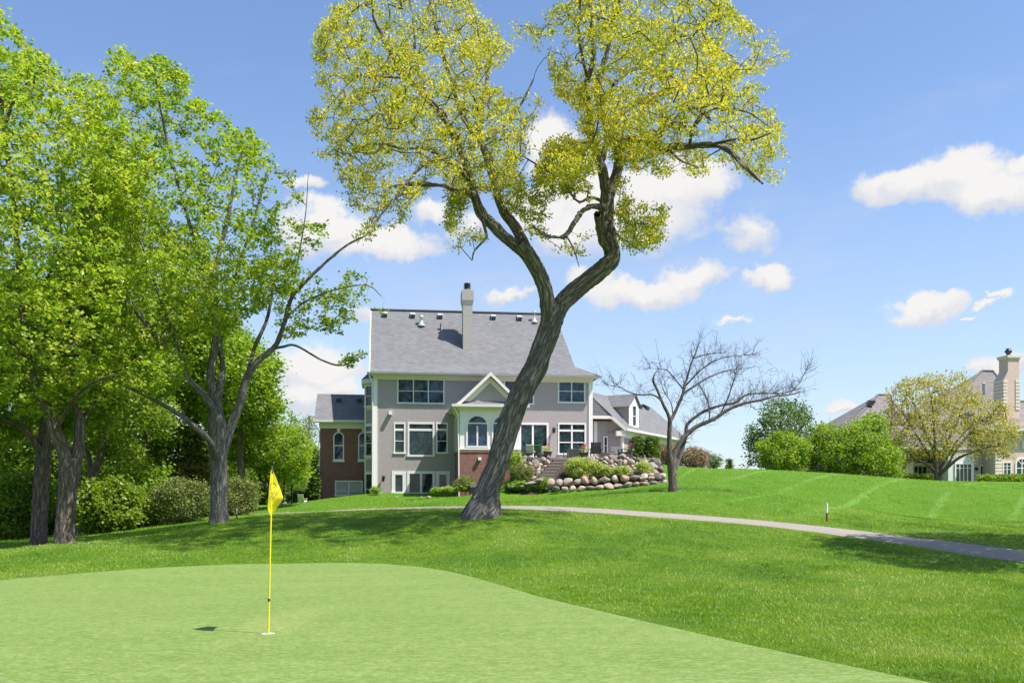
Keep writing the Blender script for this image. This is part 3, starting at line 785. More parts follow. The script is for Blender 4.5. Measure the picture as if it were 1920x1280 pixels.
        for q_ in range(shoots):
            j_ = int(RNG.integers(len(LN))); tt = LT[j_] / max(np.linalg.norm(LT[j_]), 1e-6)
            dr = tt * RNG.uniform(.1, 1.0) + RNG.normal(0, .55, 3) + [0, 0, RNG.uniform(-.25, .85)]; dr /= np.linalg.norm(dr); L = RNG.uniform(.3, 1.0) * (1 if dr[2] > -.1 else .6)
            p_ = twig(LN[j_], dr, L, .0085)
            for c_ in range(int(RNG.integers(3, 7))):
                k3 = int(RNG.integers(1, 5)); d2 = dr * .8 + RNG.normal(0, .6, 3) + [0, 0, .15]; d2 /= np.linalg.norm(d2); twig(p_[k3], d2, L * RNG.uniform(.25, .6), .0055)
    V = np.vstack(Vs) - np.array(loc); F = np.vstack(Fs); U = np.vstack(Us)
    fast_mesh('trunk', V, F, bark_m, smooth=True, parent=root, uv=U)
    if leaf_m is not None and len(C):
        ct = RNG.normal(0, .13, len(C)) + (fbm(C * .7 + 5, 2) - .5) * .7
        k = np.repeat(np.arange(len(C)), per)
        pos = C[k] + RNG.normal(0, 1, (len(k), 3)) * spread * np.array([.55, .55, .38])
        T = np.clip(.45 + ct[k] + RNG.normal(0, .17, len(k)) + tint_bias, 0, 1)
        leaves_mesh(crown_name, pos, T, leaf_size, leaf_m, root, loc, upb, aspect, droop)
    return root

def bush(name, label, cx, y0, y1, hw, d, n, leaf_m, size, per=14, spread=.22, group=None, stems=7, shape=None, hd=None, bark_m=None, gap=.34, upb=.6, cat='shrub', tint_bias=0, aspect=.62, stem_r=1.2, droop=0.0):
    """rounded shrub: crown from y1 (top) to y0 (ground) px, half width hw px"""
    h = y0 - y1
    if shape is None:
        a = np.linspace(0, 2 * np.pi, 22, endpoint=False)
        shape = [(cx + hw * math.cos(t) * (1 + .10 * math.sin(3 * t + cx)), y0 - h * .48 - h * .52 * math.sin(t) * (1 + .06 * math.sin(5 * t + cx))) for t in a]
    limbs = [(0, [(cx, y0 + 2, stem_r), (cx + .5, y0 - h * .3, stem_r * .8), (cx, y0 - h * .75, stem_r * .4)])]
    for s in range(stems):
        a = (s + .5) / stems * 2 - 1
        limbs.append(((1 if s % 2 else -1) * (hd or hw * d / FPX) * .5, [(cx + a * hw * .15, y0, stem_r * .8), (cx + a * hw * .45, y0 - h * .35, stem_r * .6), (cx + a * hw * .7, y0 - h * .7, stem_r * .3)]))
    return make_tree(name, label, cat, (cx, y0, d), limbs, [(shape, n, hd or hw * d / FPX * .9, 0)], bark_m or M['bark_dark'], leaf_m, size, per, spread, amp=0, detail=16,
                     group=group, gap=gap, gapscale=1.6, upb=upb, aspect=aspect, flare=(0, .3), step=.3, tip_r=.004, crown_name='foliage', tint_bias=tint_bias, droop=droop, warp=.24)

# ------------------------------------------------------------------ the grey house
class Frame:
    def __init__(s, org, rot): s.o = Vector(org); s.r = rot; s.c = math.cos(rot); s.s = math.sin(rot)
    def at(s, px, py, v=0.0):
        """where the sight line through a photo point meets the vertical plane v of this frame -> (u, z)"""
        k = (px - HX) / FPX
        t = (v - s.o.x * s.s + s.o.y * s.c) / (s.c - k * s.s)
        X, Y, Z = k * t, t, CZ + (HY - py) / FPX * t
        return ((X - s.o.x) * s.c + (Y - s.o.y) * s.s, Z - s.o.z)
    def rect(s, x0, y0, x1, y1, v=0.0):
        u0, za = s.at(x0, y1, v); u1, zb = s.at(x1, y0, v); _, zc = s.at(x0, y0, v); _, zd = s.at(x1, y1, v)
        return u0, u1, (za + zd) / 2, (zb + zc) / 2
    def local(s, w_):
        d = Vector(w_) - s.o
        return Vector((d.x * s.c + d.y * s.s, -d.x * s.s + d.y * s.c, d.z))

ALPHA = math.atan(0.13)
_p = P(701, 926, 65)
HF = Frame((_p.x, _p.y, 2.4), ALPHA)
house = thing('grey_house', 'three-storey grey stucco house with brick wing, chimney and garage wing', 'house', HF.o, ALPHA)

def wall_holes(mb, u0, u1, z0, z1, v, holes, depth=.10):
    us = sorted({u0, u1, *[h[0] for h in holes], *[h[1] for h in holes]}); zs = sorted({z0, z1, *[h[2] for h in holes], *[h[3] for h in holes]})
    us = [u for u in us if u0 <= u <= u1]; zs = [z for z in zs if z0 <= z <= z1]
    for i in range(len(us) - 1):
        for j in range(len(zs) - 1):
            a, b, c, d = us[i], us[i + 1], zs[j], zs[j + 1]; mu, mz = (a + b) / 2, (c + d) / 2
            if any(h[0] < mu < h[1] and h[2] < mz < h[3] for h in holes): continue
            mb.add([(a, v, c), (b, v, c), (b, v, d), (a, v, d)], [(0, 1, 2, 3)])
    for a, b, c, d in holes:
        for q in ([(a, v, c), (a, v + depth, c), (a, v + depth, d), (a, v, d)], [(b, v, c), (b, v + depth, c), (b, v + depth, d), (b, v, d)],
                  [(a, v, c), (b, v, c), (b, v + depth, c), (a, v + depth, c)], [(a, v, d), (b, v, d), (b, v + depth, d), (a, v + depth, d)]):
            mb.add(q, [(0, 1, 2, 3)])

def window(parent, u0, u1, z0, z1, v, cols=(0.5,), rows=(0.5,), fw=.075, bw=.045, gl='glass', name='window', case=True, frame='white', row_full=True, label=None, proud=.035):
    """frame with mullions and a pane in each cell; opening u0..u1, z0..z1 in a wall at v facing -v"""
    mb = MB(); y0, y1 = v - proud, v + .07
    if case:
        mb.box(u0 - .02, u1 + .02, y0, y1, z1 - fw, z1 + .03); mb.box(u0 - .05, u1 + .05, y0 - .04, y1, z0 - .05, z0 + fw * .8)
        mb.box(u0 - .02, u0 + fw, y0 + .003, y1 - .003, z0 + fw * .8, z1 - fw); mb.box(u1 - fw, u1 + .02, y0 + .003, y1 - .003, z0 + fw * .8, z1 - fw)
    a, b, c, d = u0 + fw, u1 - fw, z0 + fw * .8, z1 - fw
    ce = [a] + [a + (b - a) * q for q in cols] + [b]; re = [c] + [c + (d - c) * (q[0] if isinstance(q, tuple) else q) for q in rows] + [d]
    rw = [q[1] if isinstance(q, tuple) else bw for q in rows]
    for q in ce[1:-1]: mb.box(q - bw * .8, q + bw * .8, v + .0, v + .065, c, d)
    for q, w_ in zip(re[1:-1], rw):
        for i in range(len(ce) - 1): mb.box(ce[i] + (bw * .8 if i else 0), ce[i + 1] - (bw * .8 if i < len(ce) - 2 else 0), v + .012, v + .06, q - w_ / 2, q + w_ / 2)
    o = mb.build(name, M[frame], parent, label=label)
    for i in range(len(ce) - 1):
        for j in range(len(re) - 1):
            p = MB(); e = RNG.normal(0, .002)
            p.add([(ce[i], v + .045 + e, re[j]), (ce[i + 1], v + .045, re[j]), (ce[i + 1], v + .045 - e, re[j + 1]), (ce[i], v + .045, re[j + 1])], [(0, 1, 2, 3)])
            p.build('pane', M[gl], o)
    return o

# main body --------------------------------------------------------
UW = HF.at(1110, 800)[0]; ZE = HF.at(701, 703)[1]; DEPTH = 10.0
hols = {k: HF.rect(*r) for k, r in dict(ul=(745, 709.5, 833, 756), um=(945, 711, 1001, 757), ur=(1046.5, 711.5, 1097, 754.5),
        ml=(738.8, 792.5, 759.6, 849), mc=(764.7, 792, 814, 854.5), mr=(818, 792.5, 839.3, 849), dl=(735, 883.5, 761, 926), ds=(763.8, 883.5, 815, 926), dr=(817.5, 883.5, 843, 926),
        sd=(974, 793, 1028, 862), rw=(1046.6, 793.5, 1098, 851)).items()}
for k in ('dl', 'ds', 'dr'): h = hols[k]; hols[k] = (h[0], h[1], .12, h[3])
mb = MB()
wall_holes(mb, 0, UW, -.8, ZE + .4, 0, list(hols.values()))
mb.add([(0, 0, -.8), (0, DEPTH, -.8), (0, DEPTH, ZE + .4), (0, 0, ZE + .4)], [(0, 1, 2, 3)])
mb.add([(UW, 0, -.8), (UW, DEPTH, -.8), (UW, DEPTH, ZE + .4), (UW, 0, ZE + .4)], [(0, 1, 2, 3)])
mb.add([(0, DEPTH, -.8), (UW, DEPTH, -.8), (UW, DEPTH, ZE + .4), (0, DEPTH, ZE + .4)], [(0, 1, 2, 3)])
mb.build('wall', M['stucco'], house)
W_ = window
W_(house, *hols['ul'], 0, (1 / 3, 2 / 3), (.5,), gl='glass_blue', frame='galvw')
W_(house, *hols['um'], 0, (.5,), (.5,), gl='glass_blue', frame='galvw')
W_(house, *hols['ur'], 0, (.5,), (.5,), gl='glass_blue', frame='galvw')
W_(house, *hols['ml'], 0, (), (.40, (.80, .15)))
W_(house, *hols['mc'], 0, (), ((.815, .15),), fw=.10)
W_(house, *hols['mr'], 0, (), (.40, (.80, .15)))
W_(house, *hols['rw'], 0, (.5,), (.38, (.79, .13)), bw=.07)
W_(house, *hols['dl'], 0, (), (), fw=.22, name='door', label='left glazed patio door at ground level')
W_(house, *hols['ds'], 0, (.5,), (), fw=.15, bw=.09, name='sliding_door')
W_(house, *hols['dr'], 0, (), (), fw=.22, name='door', label='right glazed patio door at ground level')
W_(house, *hols['sd'], 0, (.46,), (), fw=.11, bw=.08, name='sliding_door')
# trim: corner boards, frieze, soffit, gutter
for bb_ in ((-.03, .24, -.05, 0.0), (UW - .24, UW + .03, -.05, 0.0), (UW, UW + .05, 0.0, .25), (-.05, 0, 0, .2)):
    mb = MB(); mb.box(*bb_, -.6, ZE); mb.build('corner_board', M['white'], house)
EV = .58                                                              # eave overhang
mb = MB(); mb.box(-.06, UW + .06, -.09, 0, ZE - .28, ZE); mb.box(-.35, UW + .4, -EV, 0.0, ZE, ZE + .06); mb.box(-.10, UW + .1, -.2, -.09, ZE - .1, ZE)
mb.build('frieze', M['trim'], house)
mb = MB(); u = .1
while u < UW: mb.box(u, u + .12, -.16, -.09, ZE - .22, ZE - .10); u += .26
mb.build('dentils', M['trim'], house, kind='stuff')
mb = MB()
prof = [(-EV - .16, ZE + .12), (-EV - .13, ZE + .02), (-EV - .02, ZE + .0), (-EV, ZE + .14)]
mb.prism([(a, b) for a, b in prof], 0, -.45, UW + .55)
mb.box(-.44, UW + .54, -EV, -EV + .04, ZE - .0, ZE + .16)
mb.build('gutter', M['gutter'], house)
mb = MB(); mb.tube([(-.28, -EV + .1, ZE), (-.28, -EV + .1, ZE - .15), (-.10, -.10, ZE - .55), (-.10, -.10, -.3)], .05, 8); mb.build('downspout', M['white'], house)
# roof
ZR = HF.at(720, 581, 5.0)[1]; z0 = ZE + .16; v0 = -EV - .05; vr = 5.0
sl = (ZR - z0) / (vr - v0)
UL = -.30; UR = UW + .45; UK = HF.at(1078, 672, .3)[0]; vk = v0 + .95; zk = z0 + .95 * sl * .80; URR = HF.at(1041, 590, vr)[0]
mb = MB()
vb = 2 * vr - v0; vkb = 2 * vr - vk
pts = [(UL, v0, z0), (UR, v0, z0), (UK, vk, zk), (URR, vr, ZR), (UL, vr, ZR), (UL, vk, zk), (UR, vb, z0), (UK, vkb, zk), (UL, vkb, zk), (UL, vb, z0)]
th = .12
mb.add(pts, [(0, 1, 2, 5), (5, 2, 3, 4), (1, 6, 7, 2), (2, 7, 3), (4, 3, 7, 8), (8, 7, 6, 9)])
mb.add([(a, b, c - th) for a, b, c in pts], [(5, 2, 1, 0), (4, 3, 2, 5), (2, 7, 6, 1), (3, 7, 2), (8, 7, 3, 4), (9, 6, 7, 8)])
for a, b in ((0, 1), (1, 6), (6, 9), (9, 8), (8, 4), (4, 5), (5, 0)):
    A_, B_ = pts[a], pts[b]; mb.add([A_, B_, (*B_[:2], B_[2] - th), (*A_[:2], A_[2] - th)], [(0, 1, 2, 3)])
roof = mb.build('roof', M['roof'], house)
mb = MB(); mb.bar((UL - .02, vr, ZR + .03), (URR, vr, ZR + .03), .3, .07); mb.build('ridge_cap', M['roof'], roof)
mb = MB(); mb.add([(-.02, 0, ZE + .3), (-.02, DEPTH, ZE + .3), (-.02, vr, ZR - .25)], [(0, 1, 2)]); mb.build('gable_wall', M['stucco'], house)
mb = MB()
for s in (1, -1):
    mb.bar((UL + .02, vr + s * (vr - v0) * 0.0, ZR - .15), (UL + .02, vr - s * (vr - v0), z0 - .12), .06, .22)
mb.build('rake_board', M['trim'], house)
def roof_z(u, v): return z0 + (v - v0) * sl if v > vk else z0 + (v - v0) * sl * .8
# box vents and pipes on the roof: find where the sight line meets the roof plane
def on_roof(px, py):
    for k in range(400):
        v = v0 + (vr - v0) * k / 400; u, z = HF.at(px, py, v)
        if z <= roof_z(u, v) + 1e-3: return u, v, z
    return HF.at(px, py, vr)[0], vr - .2, ZR - .2
for px, py in ((722, 591), (774, 592.5), (825.5, 594), (925, 596), (974, 597.5)):
    u, v, z = on_roof(px, py); mb = MB(); mb.prism([(v - .25, z - .12), (v - .25, z + .10), (v + .22, z + .30), (v + .25, z + .2)], 0, u - .18, u + .18)
    o = mb.build('roof_vent', M['galv'], roof); mb = MB(); mb.box(u - .16, u + .16, v - .27, v - .252, z - .12, z + .07); mb.build('vent_grille', M['black'], roof)
u, v, z = on_roof(790, 609); mb = MB(); mb.lathe([(.30, -.1), (.24, .04), (.13, .06), (.11, .48), (.16, .50), (.16, .64), (.08, .68)], (u, v, z), 14); mb.build('vent_pipe', M['galv'], roof)
u, v, z = on_roof(1002, 603); mb = MB(); mb.lathe([(.28, -.1), (.20, .05), (.10, .12), (.055, .3), (.055, .66), (.15, .68), (.13, .74), (.04, .78)], (u, v, z), 14); mb.build('vent_pipe', M['galv'], roof)
u, v, z = on_roof(826, 617); mb = MB(); mb.bar((u, v, z - .1), (u, v, z + .42), .07); mb.bar((u - .22, v, z + .02), (u, v, z + .02), .05); mb.build('vent_pipe', M['black'], roof)
# chimney
u, v, z = on_roof(877, 652); hw = .33; zt = HF.at(877, 545, v)[1]; zs1 = HF.at(877, 563, v)[1]; zs0 = HF.at(877, 573, v)[1]
mb = MB(); mb.box(u - hw, u + hw, v, v + .95, z - .3, zs0)
ring = [(-hw, 0), (hw, 0), (hw, .95), (-hw, .95)]; e = .09
mb.add([(u + a, v + b, zs0) for a, b in ring] + [(u + a + (e if a > 0 else -e), v + b + (e if b > 0 else -e), zs1) for a, b in ring], [(0, 1, 5, 4), (1, 2, 6, 5), (2, 3, 7, 6), (3, 0, 4, 7)])
mb.box(u - hw - e, u + hw + e, v - e, v + .95 + e, zs1, zt); mb.box(u - hw - .02, u + hw + .02, v - .02, v + .97, zt, zt + .10)
ch = mb.build('chimney', M['stucco_chim'], house)
mb = MB(); mb.lathe([(.24, 0), (.24, .12), (.20, .14), (.20, .2), (.27, .22), (.20, .28), (.20, .33), (.28, .36), (.18, .44), (.18, .48), (.26, .50), (.04, .56)], (u, v + .45, zt + .1), 14); mb.build('flue_cap', M['black'], ch)
# wall lamps, boxes
def sconce(fr, parent, px, py, v=-.0, s=1.0):
    u, z = fr.at(px, py, v); mb = MB(); mb.box(u - .05, u + .05, v - .04, v, z - .05, z + .25); mb.bar((u, v, z + .15), (u, v - .22, z + .2), .03)
    mb.lathe([(.02, -.16), (.07, -.12), (.10, .12), (.13, .14), (.03, .26)], (u, v - .24, z), 8); return mb.build('wall_lamp', M['black'], parent)
sconce(HF, house, 1038, 808); sconce(HF, house, 719, 898)
u, z = HF.at(732, 775); mb = MB(); mb.box(u - .11, u + .11, -.35, 0, z - .10, z + .12); mb.build('flood_light', M['white'], house)
u, z = HF.at(1052, 861); mb = MB(); mb.box(u - .18, u + .18, -.03, 0, z - .17, z + .17); mb.box(u - .02, u + .02, -.05, -.03, z - .15, z + .15); mb.build('wall_vent', M['stucco_chim'], house)
# left bay -----------------------------------------------------------
bu, bv0, bv1, bv2, bv3 = -.66, .55, 1.25, 3.6, 4.3
bay = [(0, bv0), (bu, bv1), (bu, bv2), (0, bv3)]
ZB = HF.at(684, 716, bv1)[1]
mb = MB(); mb.prism(bay, 2, -.8, ZB); bayo = mb.build('bay', M['trim'], house)
mb = MB(); o_ = .20; bp = [(0, bv0 - o_ * 1.2), (bu - o_, bv1 - o_ * .7), (bu - o_, bv2 + o_ * .7), (0, bv3 + o_ * 1.2)]
mb.add([(a, b, ZB + .16) for a, b in bp] + [(0.0, bv0 + .2, ZB + .95), (0, bv3 - .2, ZB + .95)], [(0, 1, 4), (1, 2, 5, 4), (2, 3, 5)]); mb.build('bay_roof', M['roof'], bayo)
mb = MB(); mb.prism(bp, 2, ZB - .14, ZB + .15); mb.build('bay_cornice', M['trim'], bayo)
dx, dy = -bu, -(bv1 - bv0); L_ = math.hypot(dx, dy); ang = math.atan2(dy, dx)
def bayface(z0_, z1_, kind):
    if kind == 'p':
        mb = MB(); mb.box(.16, L_ - .10, -.02, 0, z0_, z1_); mb.build('bay_panel', M['stucco'], house, loc=(bu, bv1, 0), rotz=ang)
    else:
        o = window(house, .14, L_ - .08, z0_, z1_, -.06, (), kind, fw=.07, proud=.04); o.location = (bu, bv1, 0); o.rotation_euler = (0, 0, ang)
zz_ = lambda py: HF.at(690, py, .9)[1]
bayface(zz_(762), zz_(722), (.5,)); bayface(zz_(793), zz_(768), 'p'); bayface(zz_(855), zz_(797), (.42, (.80, .09))); bayface(zz_(883), zz_(861), 'p'); bayface(zz_(930), zz_(887), (.3,))
# brick wing ---------------------------------------------------------
wv = 3.4; wu0 = HF.at(600, 850, wv)[0]; wz = HF.at(640, 800, wv)[1]
hb = HF.rect(628.5, 901, 679.5, 928.5, wv)
mb = MB(); wall_holes(mb, wu0, 0, -1.0, wz, wv, [hb]); mb.add([(wu0, wv, -1), (wu0, 9, -1), (wu0, 9, wz), (wu0, wv, wz)], [(0, 1, 2, 3)]); mb.add([(wu0, 9, -1), (0, 9, -1), (0, 9, wz), (wu0, 9, wz)], [(0, 1, 2, 3)])
wing = mb.build('brick_wing', M['brick'], house)
window(house, *hb, wv, (.5,), (.27,), gl='glass_blind', frame='galvw', bw=.06)
mb = MB(); u = hb[0] - .1
while u < hb[1] + .1: mb.box(u, u + .075, wv - .012, wv, hb[3] + .06, hb[3] + .30); u += .09
mb.build('soldier_bricks', M['brick'], wing, kind='stuff')
def arched(parent, u0, u1, z0_, z1_, v, bars_h=(.5,), bars_v=(), fw=.08, gl='glass_blue', key=False, frame='white', n=14, label=None):
    r = (u1 - u0) / 2; cu = (u0 + u1) / 2; zs = z1_ - r
    def outline(e): return [(u0 - e, z0_ - e), (u1 + e, z0_ - e)] + [(cu + (r + e) * math.cos(math.pi * k / n), zs + (r + e) * math.sin(math.pi * k / n)) for k in range(n + 1)]
    a, b = outline(0), outline(-fw); m = len(a); mb = MB()
    for y, in ((v - .07,),):
        mb.add([(p[0], y, p[1]) for p in a] + [(p[0], y, p[1]) for p in b] + [(p[0], v, p[1]) for p in a] + [(p[0], v - .02, p[1]) for p in b],
               [(i, (i + 1) % m, m + (i + 1) % m, m + i) for i in range(m)] + [(i, 2 * m + i, 2 * m + (i + 1) % m, (i + 1) % m) for i in range(m)] + [(m + i, m + (i + 1) % m, 3 * m + (i + 1) % m, 3 * m + i) for i in range(m)])
    for q in bars_h: zq = z0_ + (z1_ - z0_) * q; mb.box(u0 + fw, u1 - fw, v - .06, v - .02, zq - .035, zq + .035)
    for q in bars_v: uq = u0 + (u1 - u0) * q; mb.box(uq - .05, uq + .05, v - .065, v - .02, z0_ + fw, zs if len(bars_h) else z1_ - fw)
    o = mb.build('arched_window', M[frame], parent, label=label)
    mb = MB(); mb.add([(p[0], v - .022, p[1]) for p in b], [tuple(range(m))]); mb.build('pane', M[gl], o)
    return o
for x0, x1 in ((625, 645), (671.5, 692)):
    u0, u1, a, b = HF.rect(x0, 809.5, x1, 862.5, wv); o = arched(house, u0, u1, a, b, wv, (.52,))
    mb = MB(); cu = (u0 + u1) / 2; mb.prism([(cu - .10, b + .02), (cu + .10, b + .02), (cu + .14, wz - .02), (cu - .14, wz - .02)], 1, wv - .06, wv); mb.build('keystone', M['trim'], house)
    mb = MB(); mb.box(u0 - .05, u1 + .05, wv - .09, wv, a - .12, a - .002); mb.build('sill', M['white'], house)
mb = MB(); mb.box(wu0 - .05, 0, wv - .10, wv, wz - .12, wz + .28); mb.box(wu0 - .3, 0, wv - .42, wv - .0, wz + .28, wz + .42); mb.build('frieze', M['trim'], house)
mb = MB(); u = wu0
while u < -.1: mb.box(u, u + .1, wv - .17, wv - .10, wz + .10, wz + .22); u += .22
mb.build('dentils', M['trim'], house, kind='stuff')
mb = MB(); mb.box(wu0 - .42, 0, wv - .55, wv - .42, wz + .30, wz + .45); mb.build('gutter', M['gutter'], house)
mb = MB(); mb.tube([(wu0 - .36, wv - .48, wz + .32), (wu0 - .36, wv - .48, wz + .12), (wu0 - .04, wv - .07, wz - .3), (wu0 - .04, wv - .07, -.9)], .045, 8); mb.build('downspout', M['white'], house)
wzr = HF.at(620, 738, 6.0)[1]; a0 = wv - .48; z_ = wz + .44
mb = MB(); q = [(a0, z_), (6.2, wzr), (6.2 * 2 - a0, z_), (6.2 * 2 - a0, z_ - .1), (6.2, wzr - .12), (a0, z_ - .1)]
mb.prism(q, 0, wu0 - .38, 0); wr = mb.build('roof', M['roof'], house, label='small gabled roof of the brick wing')
mb = MB(); mb.add([(wu0, wv, wz), (wu0, 9, wz), (wu0, 6.2, wzr - .1)], [(0, 1, 2)]); mb.build('gable_wall', M['brick'], house)
for px in (635.5, 674):
    u, z = HF.at(px, 746, 5.3); zz2 = z_ + (5.3 - a0) / (6.2 - a0) * (wzr - z_); mb = MB(); mb.box(u - .17, u + .17, 5.1, 5.5, zz2 - .15, zz2 + .16); mb.build('roof_vent', M['black'], wr)
# porch --------------------------------------------------------------
pv = -4.3
pu0 = HF.at(862, 850, pv)[0]; pc_ = HF.at(919, 850, pv)[0]; pu1 = 2 * pc_ - pu0
zb = HF.at(880, 842, pv)[1]; ze = HF.at(880, 768, pv)[1]
mb = MB(); mb.box(pu0, pu1, pv, 0, -.8, zb - .10); mb.box(pu0 - .04, pu1 + .04, pv - .04, 0, zb - .20, zb - .02); porch = mb.build('porch_base', M['brick'], house)
mb = MB(); mb.box(pu0 + .02, pu1 - .02, pv + .02, 0, zb - .02, ze + .05); mb.box(pu0 - .03, pu1 + .03, pv - .05, pv + .02, zb - .02, zb + .08)
mb.build('porch_wall', M['white'], house)
for a, b in ((874, 916), (922, 964)):
    u0, u1, c, d = HF.rect(a, 777, b, 838.5, pv); arched(house, u0, u1, c, d, pv + .02, (.735,), (.5,), fw=.10)
# left side window of the porch

mb = MB()
for k in range(3):
    a = pv + .5 + k * 1.25; mb.box(pu0 - .02, pu0 + .02, a, a + 1.0, zb + .15, ze - .35)
so = mb.build('side_window', M['glass'], house)
mb = MB()
for k in range(4): a = pv + .34 + k * 1.25; mb.box(pu0 - .06, pu0 + .02, a - .08, a + .08, zb + .1, ze - .2)
mb.box(pu0 - .055, pu0 + .02, pv + .1, -.02, ze - .34, ze - .22); mb.build('frame', M['trim'], so)
eo = .42
mb = MB(); mb.box(pu0 - .04, pu1 + .04, pv - .06, 0, ze, ze + .14); mb.box(pu0 - eo, pu1 + eo, pv - eo, 0, ze + .14, ze + .22); mb.box(pu0 - .12, pu1 + .12, pv - .14, 0, ze + .06, ze + .139)
mb.build('porch_cornice', M['trim'], house)
mb = MB(); u = pu0
while u < pu1: mb.box(u, u + .08, pv - .13, pv - .06, ze - .02, ze + .058); u += .17
v = pv
while v < -.1: mb.box(pu0 - .11, pu0 - .04, v, v + .08, ze - .02, ze + .058); v += .17
mb.build('dentils', M['trim'], house, kind='stuff')
mb = MB(); mb.box(pu0 - eo - .12, pu1 + eo + .12, pv - eo - .12, pv - eo, ze + .16, ze + .32); mb.box(pu0 - eo - .12, pu0 - eo, pv - eo, -.02, ze + .16, ze + .32); mb.box(pu1 + eo, pu1 + eo + .12, pv - eo, -.02, ze + .16, ze + .32)
mb.build('gutter', M['gutter'], house)
mb = MB(); mb.tube([(pu0 - eo - .02, pv - eo + .1, ze + .2), (pu0 - .10, pv + .12, ze - .35), (pu0 - .08, pv - .05, zb), (pu0 - .06, pv - .05, -.5)], .045, 8); mb.build('downspout', M['white'], house)
# pent roof strip, pediment and gable roof
zp = ze + .32; zpp = HF.at(919, 752, pv - .1)[1]; za = HF.at(919, 698, pv - .35)[1]; gu0 = HF.at(856, 757, pv - .35)[0]; gu1 = 2 * pc_ - gu0
mb = MB(); mb.add([(pu0 - eo, pv - eo, zp - .04), (pu1 + eo, pv - eo, zp - .04), (pu1, pv + .06, zpp + .03), (pu0, pv + .06, zpp + .03)], [(0, 1, 2, 3)])
mb.add([(pu0 - eo, pv - eo, zp - .04), (pu0, pv + .06, zpp + .03), (pu0 + .05, 0, zpp + .03), (pu0 - eo, 0, zp - .04)], [(0, 1, 2, 3)])
gv = pv - .35
mb.add([(gu0, gv, zp), (pc_, gv, za), (pc_, 0, za), (gu0, 0, zp)], [(0, 1, 2, 3)]); mb.add([(gu1, gv, zp), (pc_, gv, za), (pc_, 0, za), (gu1, 0, zp)], [(3, 2, 1, 0)])
mb.build('porch_roof', M['roof'], house)
mb = MB(); mb.prism([(gu0 + .3, zpp), (gu1 - .3, zpp), (pc_, za - .25)], 1, pv + .05, pv + .12); mb.build('pediment', M['stucco'], house)
sy = (za - zp) / (pc_ - gu0)
for s_, nm in ((1, 'rake_board'), (-1, 'rake_board')):
    mb = MB()
    def X(u): return pc_ + (u - pc_) * s_
    t1, t2 = .24, .50
    lo = [(X(gu0 - .02), zp - .02), (X(pc_), za + .03), (X(pc_), za + .03 - t1), (X(gu0 + t1 / sy), zp - .02)]
    mb.prism(lo, 1, gv - .06, gv + .02)
    mb.prism([(p[0], p[1] - .055) for p in [(X(gu0 - .0), zp + .02), (X(pc_), za), (X(pc_), za - .06), (X(gu0 + .08), zp + .02)]], 1, gv + .02, pv + .04)
    lo2 = [(X(gu0 + t1 / sy), zp), (X(pc_), za - t1 + .02), (X(pc_), za - t1 - t2 * .75), (X(gu0 + (t1 + t2 * .8) / sy), zp)]
    mb.prism(lo2, 1, pv + .0, pv + .045)
    mb.build(nm, M['trim'], house)
u, z = HF.at(899, 860, pv); mb = MB(); mb.box(u - .10, u + .10, pv - .22, pv, z - .09, z + .09); mb.build('flood_light', M['white'], house)
# garage wing --------------------------------------------------------
Sx, Sy = P(1174, 804, 68).x, 68.0
gr = math.atan2(.88, .48)
GF = Frame((Sx, Sy, 3.8), gr)
gl_ = HF.local((Sx, Sy, 3.8)); grl = gr - ALPHA
GL = 14.3; gw = 2.5; gz0 = 7.16 - 3.8; gzr = 9.9 - 3.8; oh = .45
def gpart(mb, name, mat, parent=None, **k): return mb.build(name, M[mat], parent or house, loc=gl_, rotz=grl, **k)
mb = MB(); mb.box(.4, GL - .4, oh, 6, -1.5, gz0 - .25); gpart(mb, 'garage_wall', 'stucco')
for bb_ in ((.38, .62, oh - .04, oh), (.36, .4, oh - .04, oh + .2), (GL - .62, GL - .38, oh - .04, oh)):
    mb = MB(); mb.box(*bb_, -1.5, gz0 - .25); gpart(mb, 'corner_board', 'white')
mb = MB(); mb.box(.2, GL - .2, oh - .07, oh, gz0 - .55, gz0 - .12); mb.box(0, GL, .02, oh, gz0 - .12, gz0 - .04); gpart(mb, 'frieze', 'trim')
mb = MB(); mb.box(-.05, GL + .05, -.10, .02, gz0 - .10, gz0 + .06); gpart(mb, 'gutter', 'gutter')
mb = MB(); RB = 2 * gw
p_ = [(0, 0, gz0), (GL, 0, gz0), (GL - gw, gw, gzr), (-1.5, gw, gzr), (0, 0, gz0), (GL, RB + 1.6, gz0 - .5), (-1.5, RB + 1.6, gz0 - .5)]
mb.add(p_, [(0, 1, 2, 3), (1, 5, 2), (3, 2, 5, 6)])
mb.add([(0, 0, gz0 - .04), (GL, 0, gz0 - .04), (GL, 6.6, gz0 - .55), (0, 6.6, gz0 - .55)], [(0, 1, 2, 3)])
groof = gpart(mb, 'roof', 'roof', label='hipped roof of the garage wing')
def groof_at(px, py):
    for k in range(300):
        v = gw * k / 300; u, z = GF.at(px, py, v)
        if z <= gz0 + v / gw * (gzr - gz0): return u, v, z
    return GF.at(px, py, gw)[0], gw - .1, gzr - .1
for px, py in ((1186, 760), (1198, 762.5), (1211, 765.5)):
    u, v, z = groof_at(px, py); mb = MB(); mb.prism([(v - .2, z - .1), (v - .2, z + .14), (v + .2, z + .36), (v + .2, z + .1)], 0, u - .35, u + .35); gpart(mb, 'roof_vent', 'black')
u, v, z = groof_at(1196, 789); mb = MB(); mb.bar((u, v, z - .1), (u, v, z + .35), .09); mb.bar((u - .15, v - .1, z), (u + .15, v - .1, z), .05); gpart(mb, 'vent_pipe', 'black')
u, v, z = groof_at(1186, 780); mb = MB(); mb.lathe([(.12, -.1), (.10, .35), (.15, .36), (.04, .45)], (u, v, z), 8); gpart(mb, 'vent_pipe', 'black')
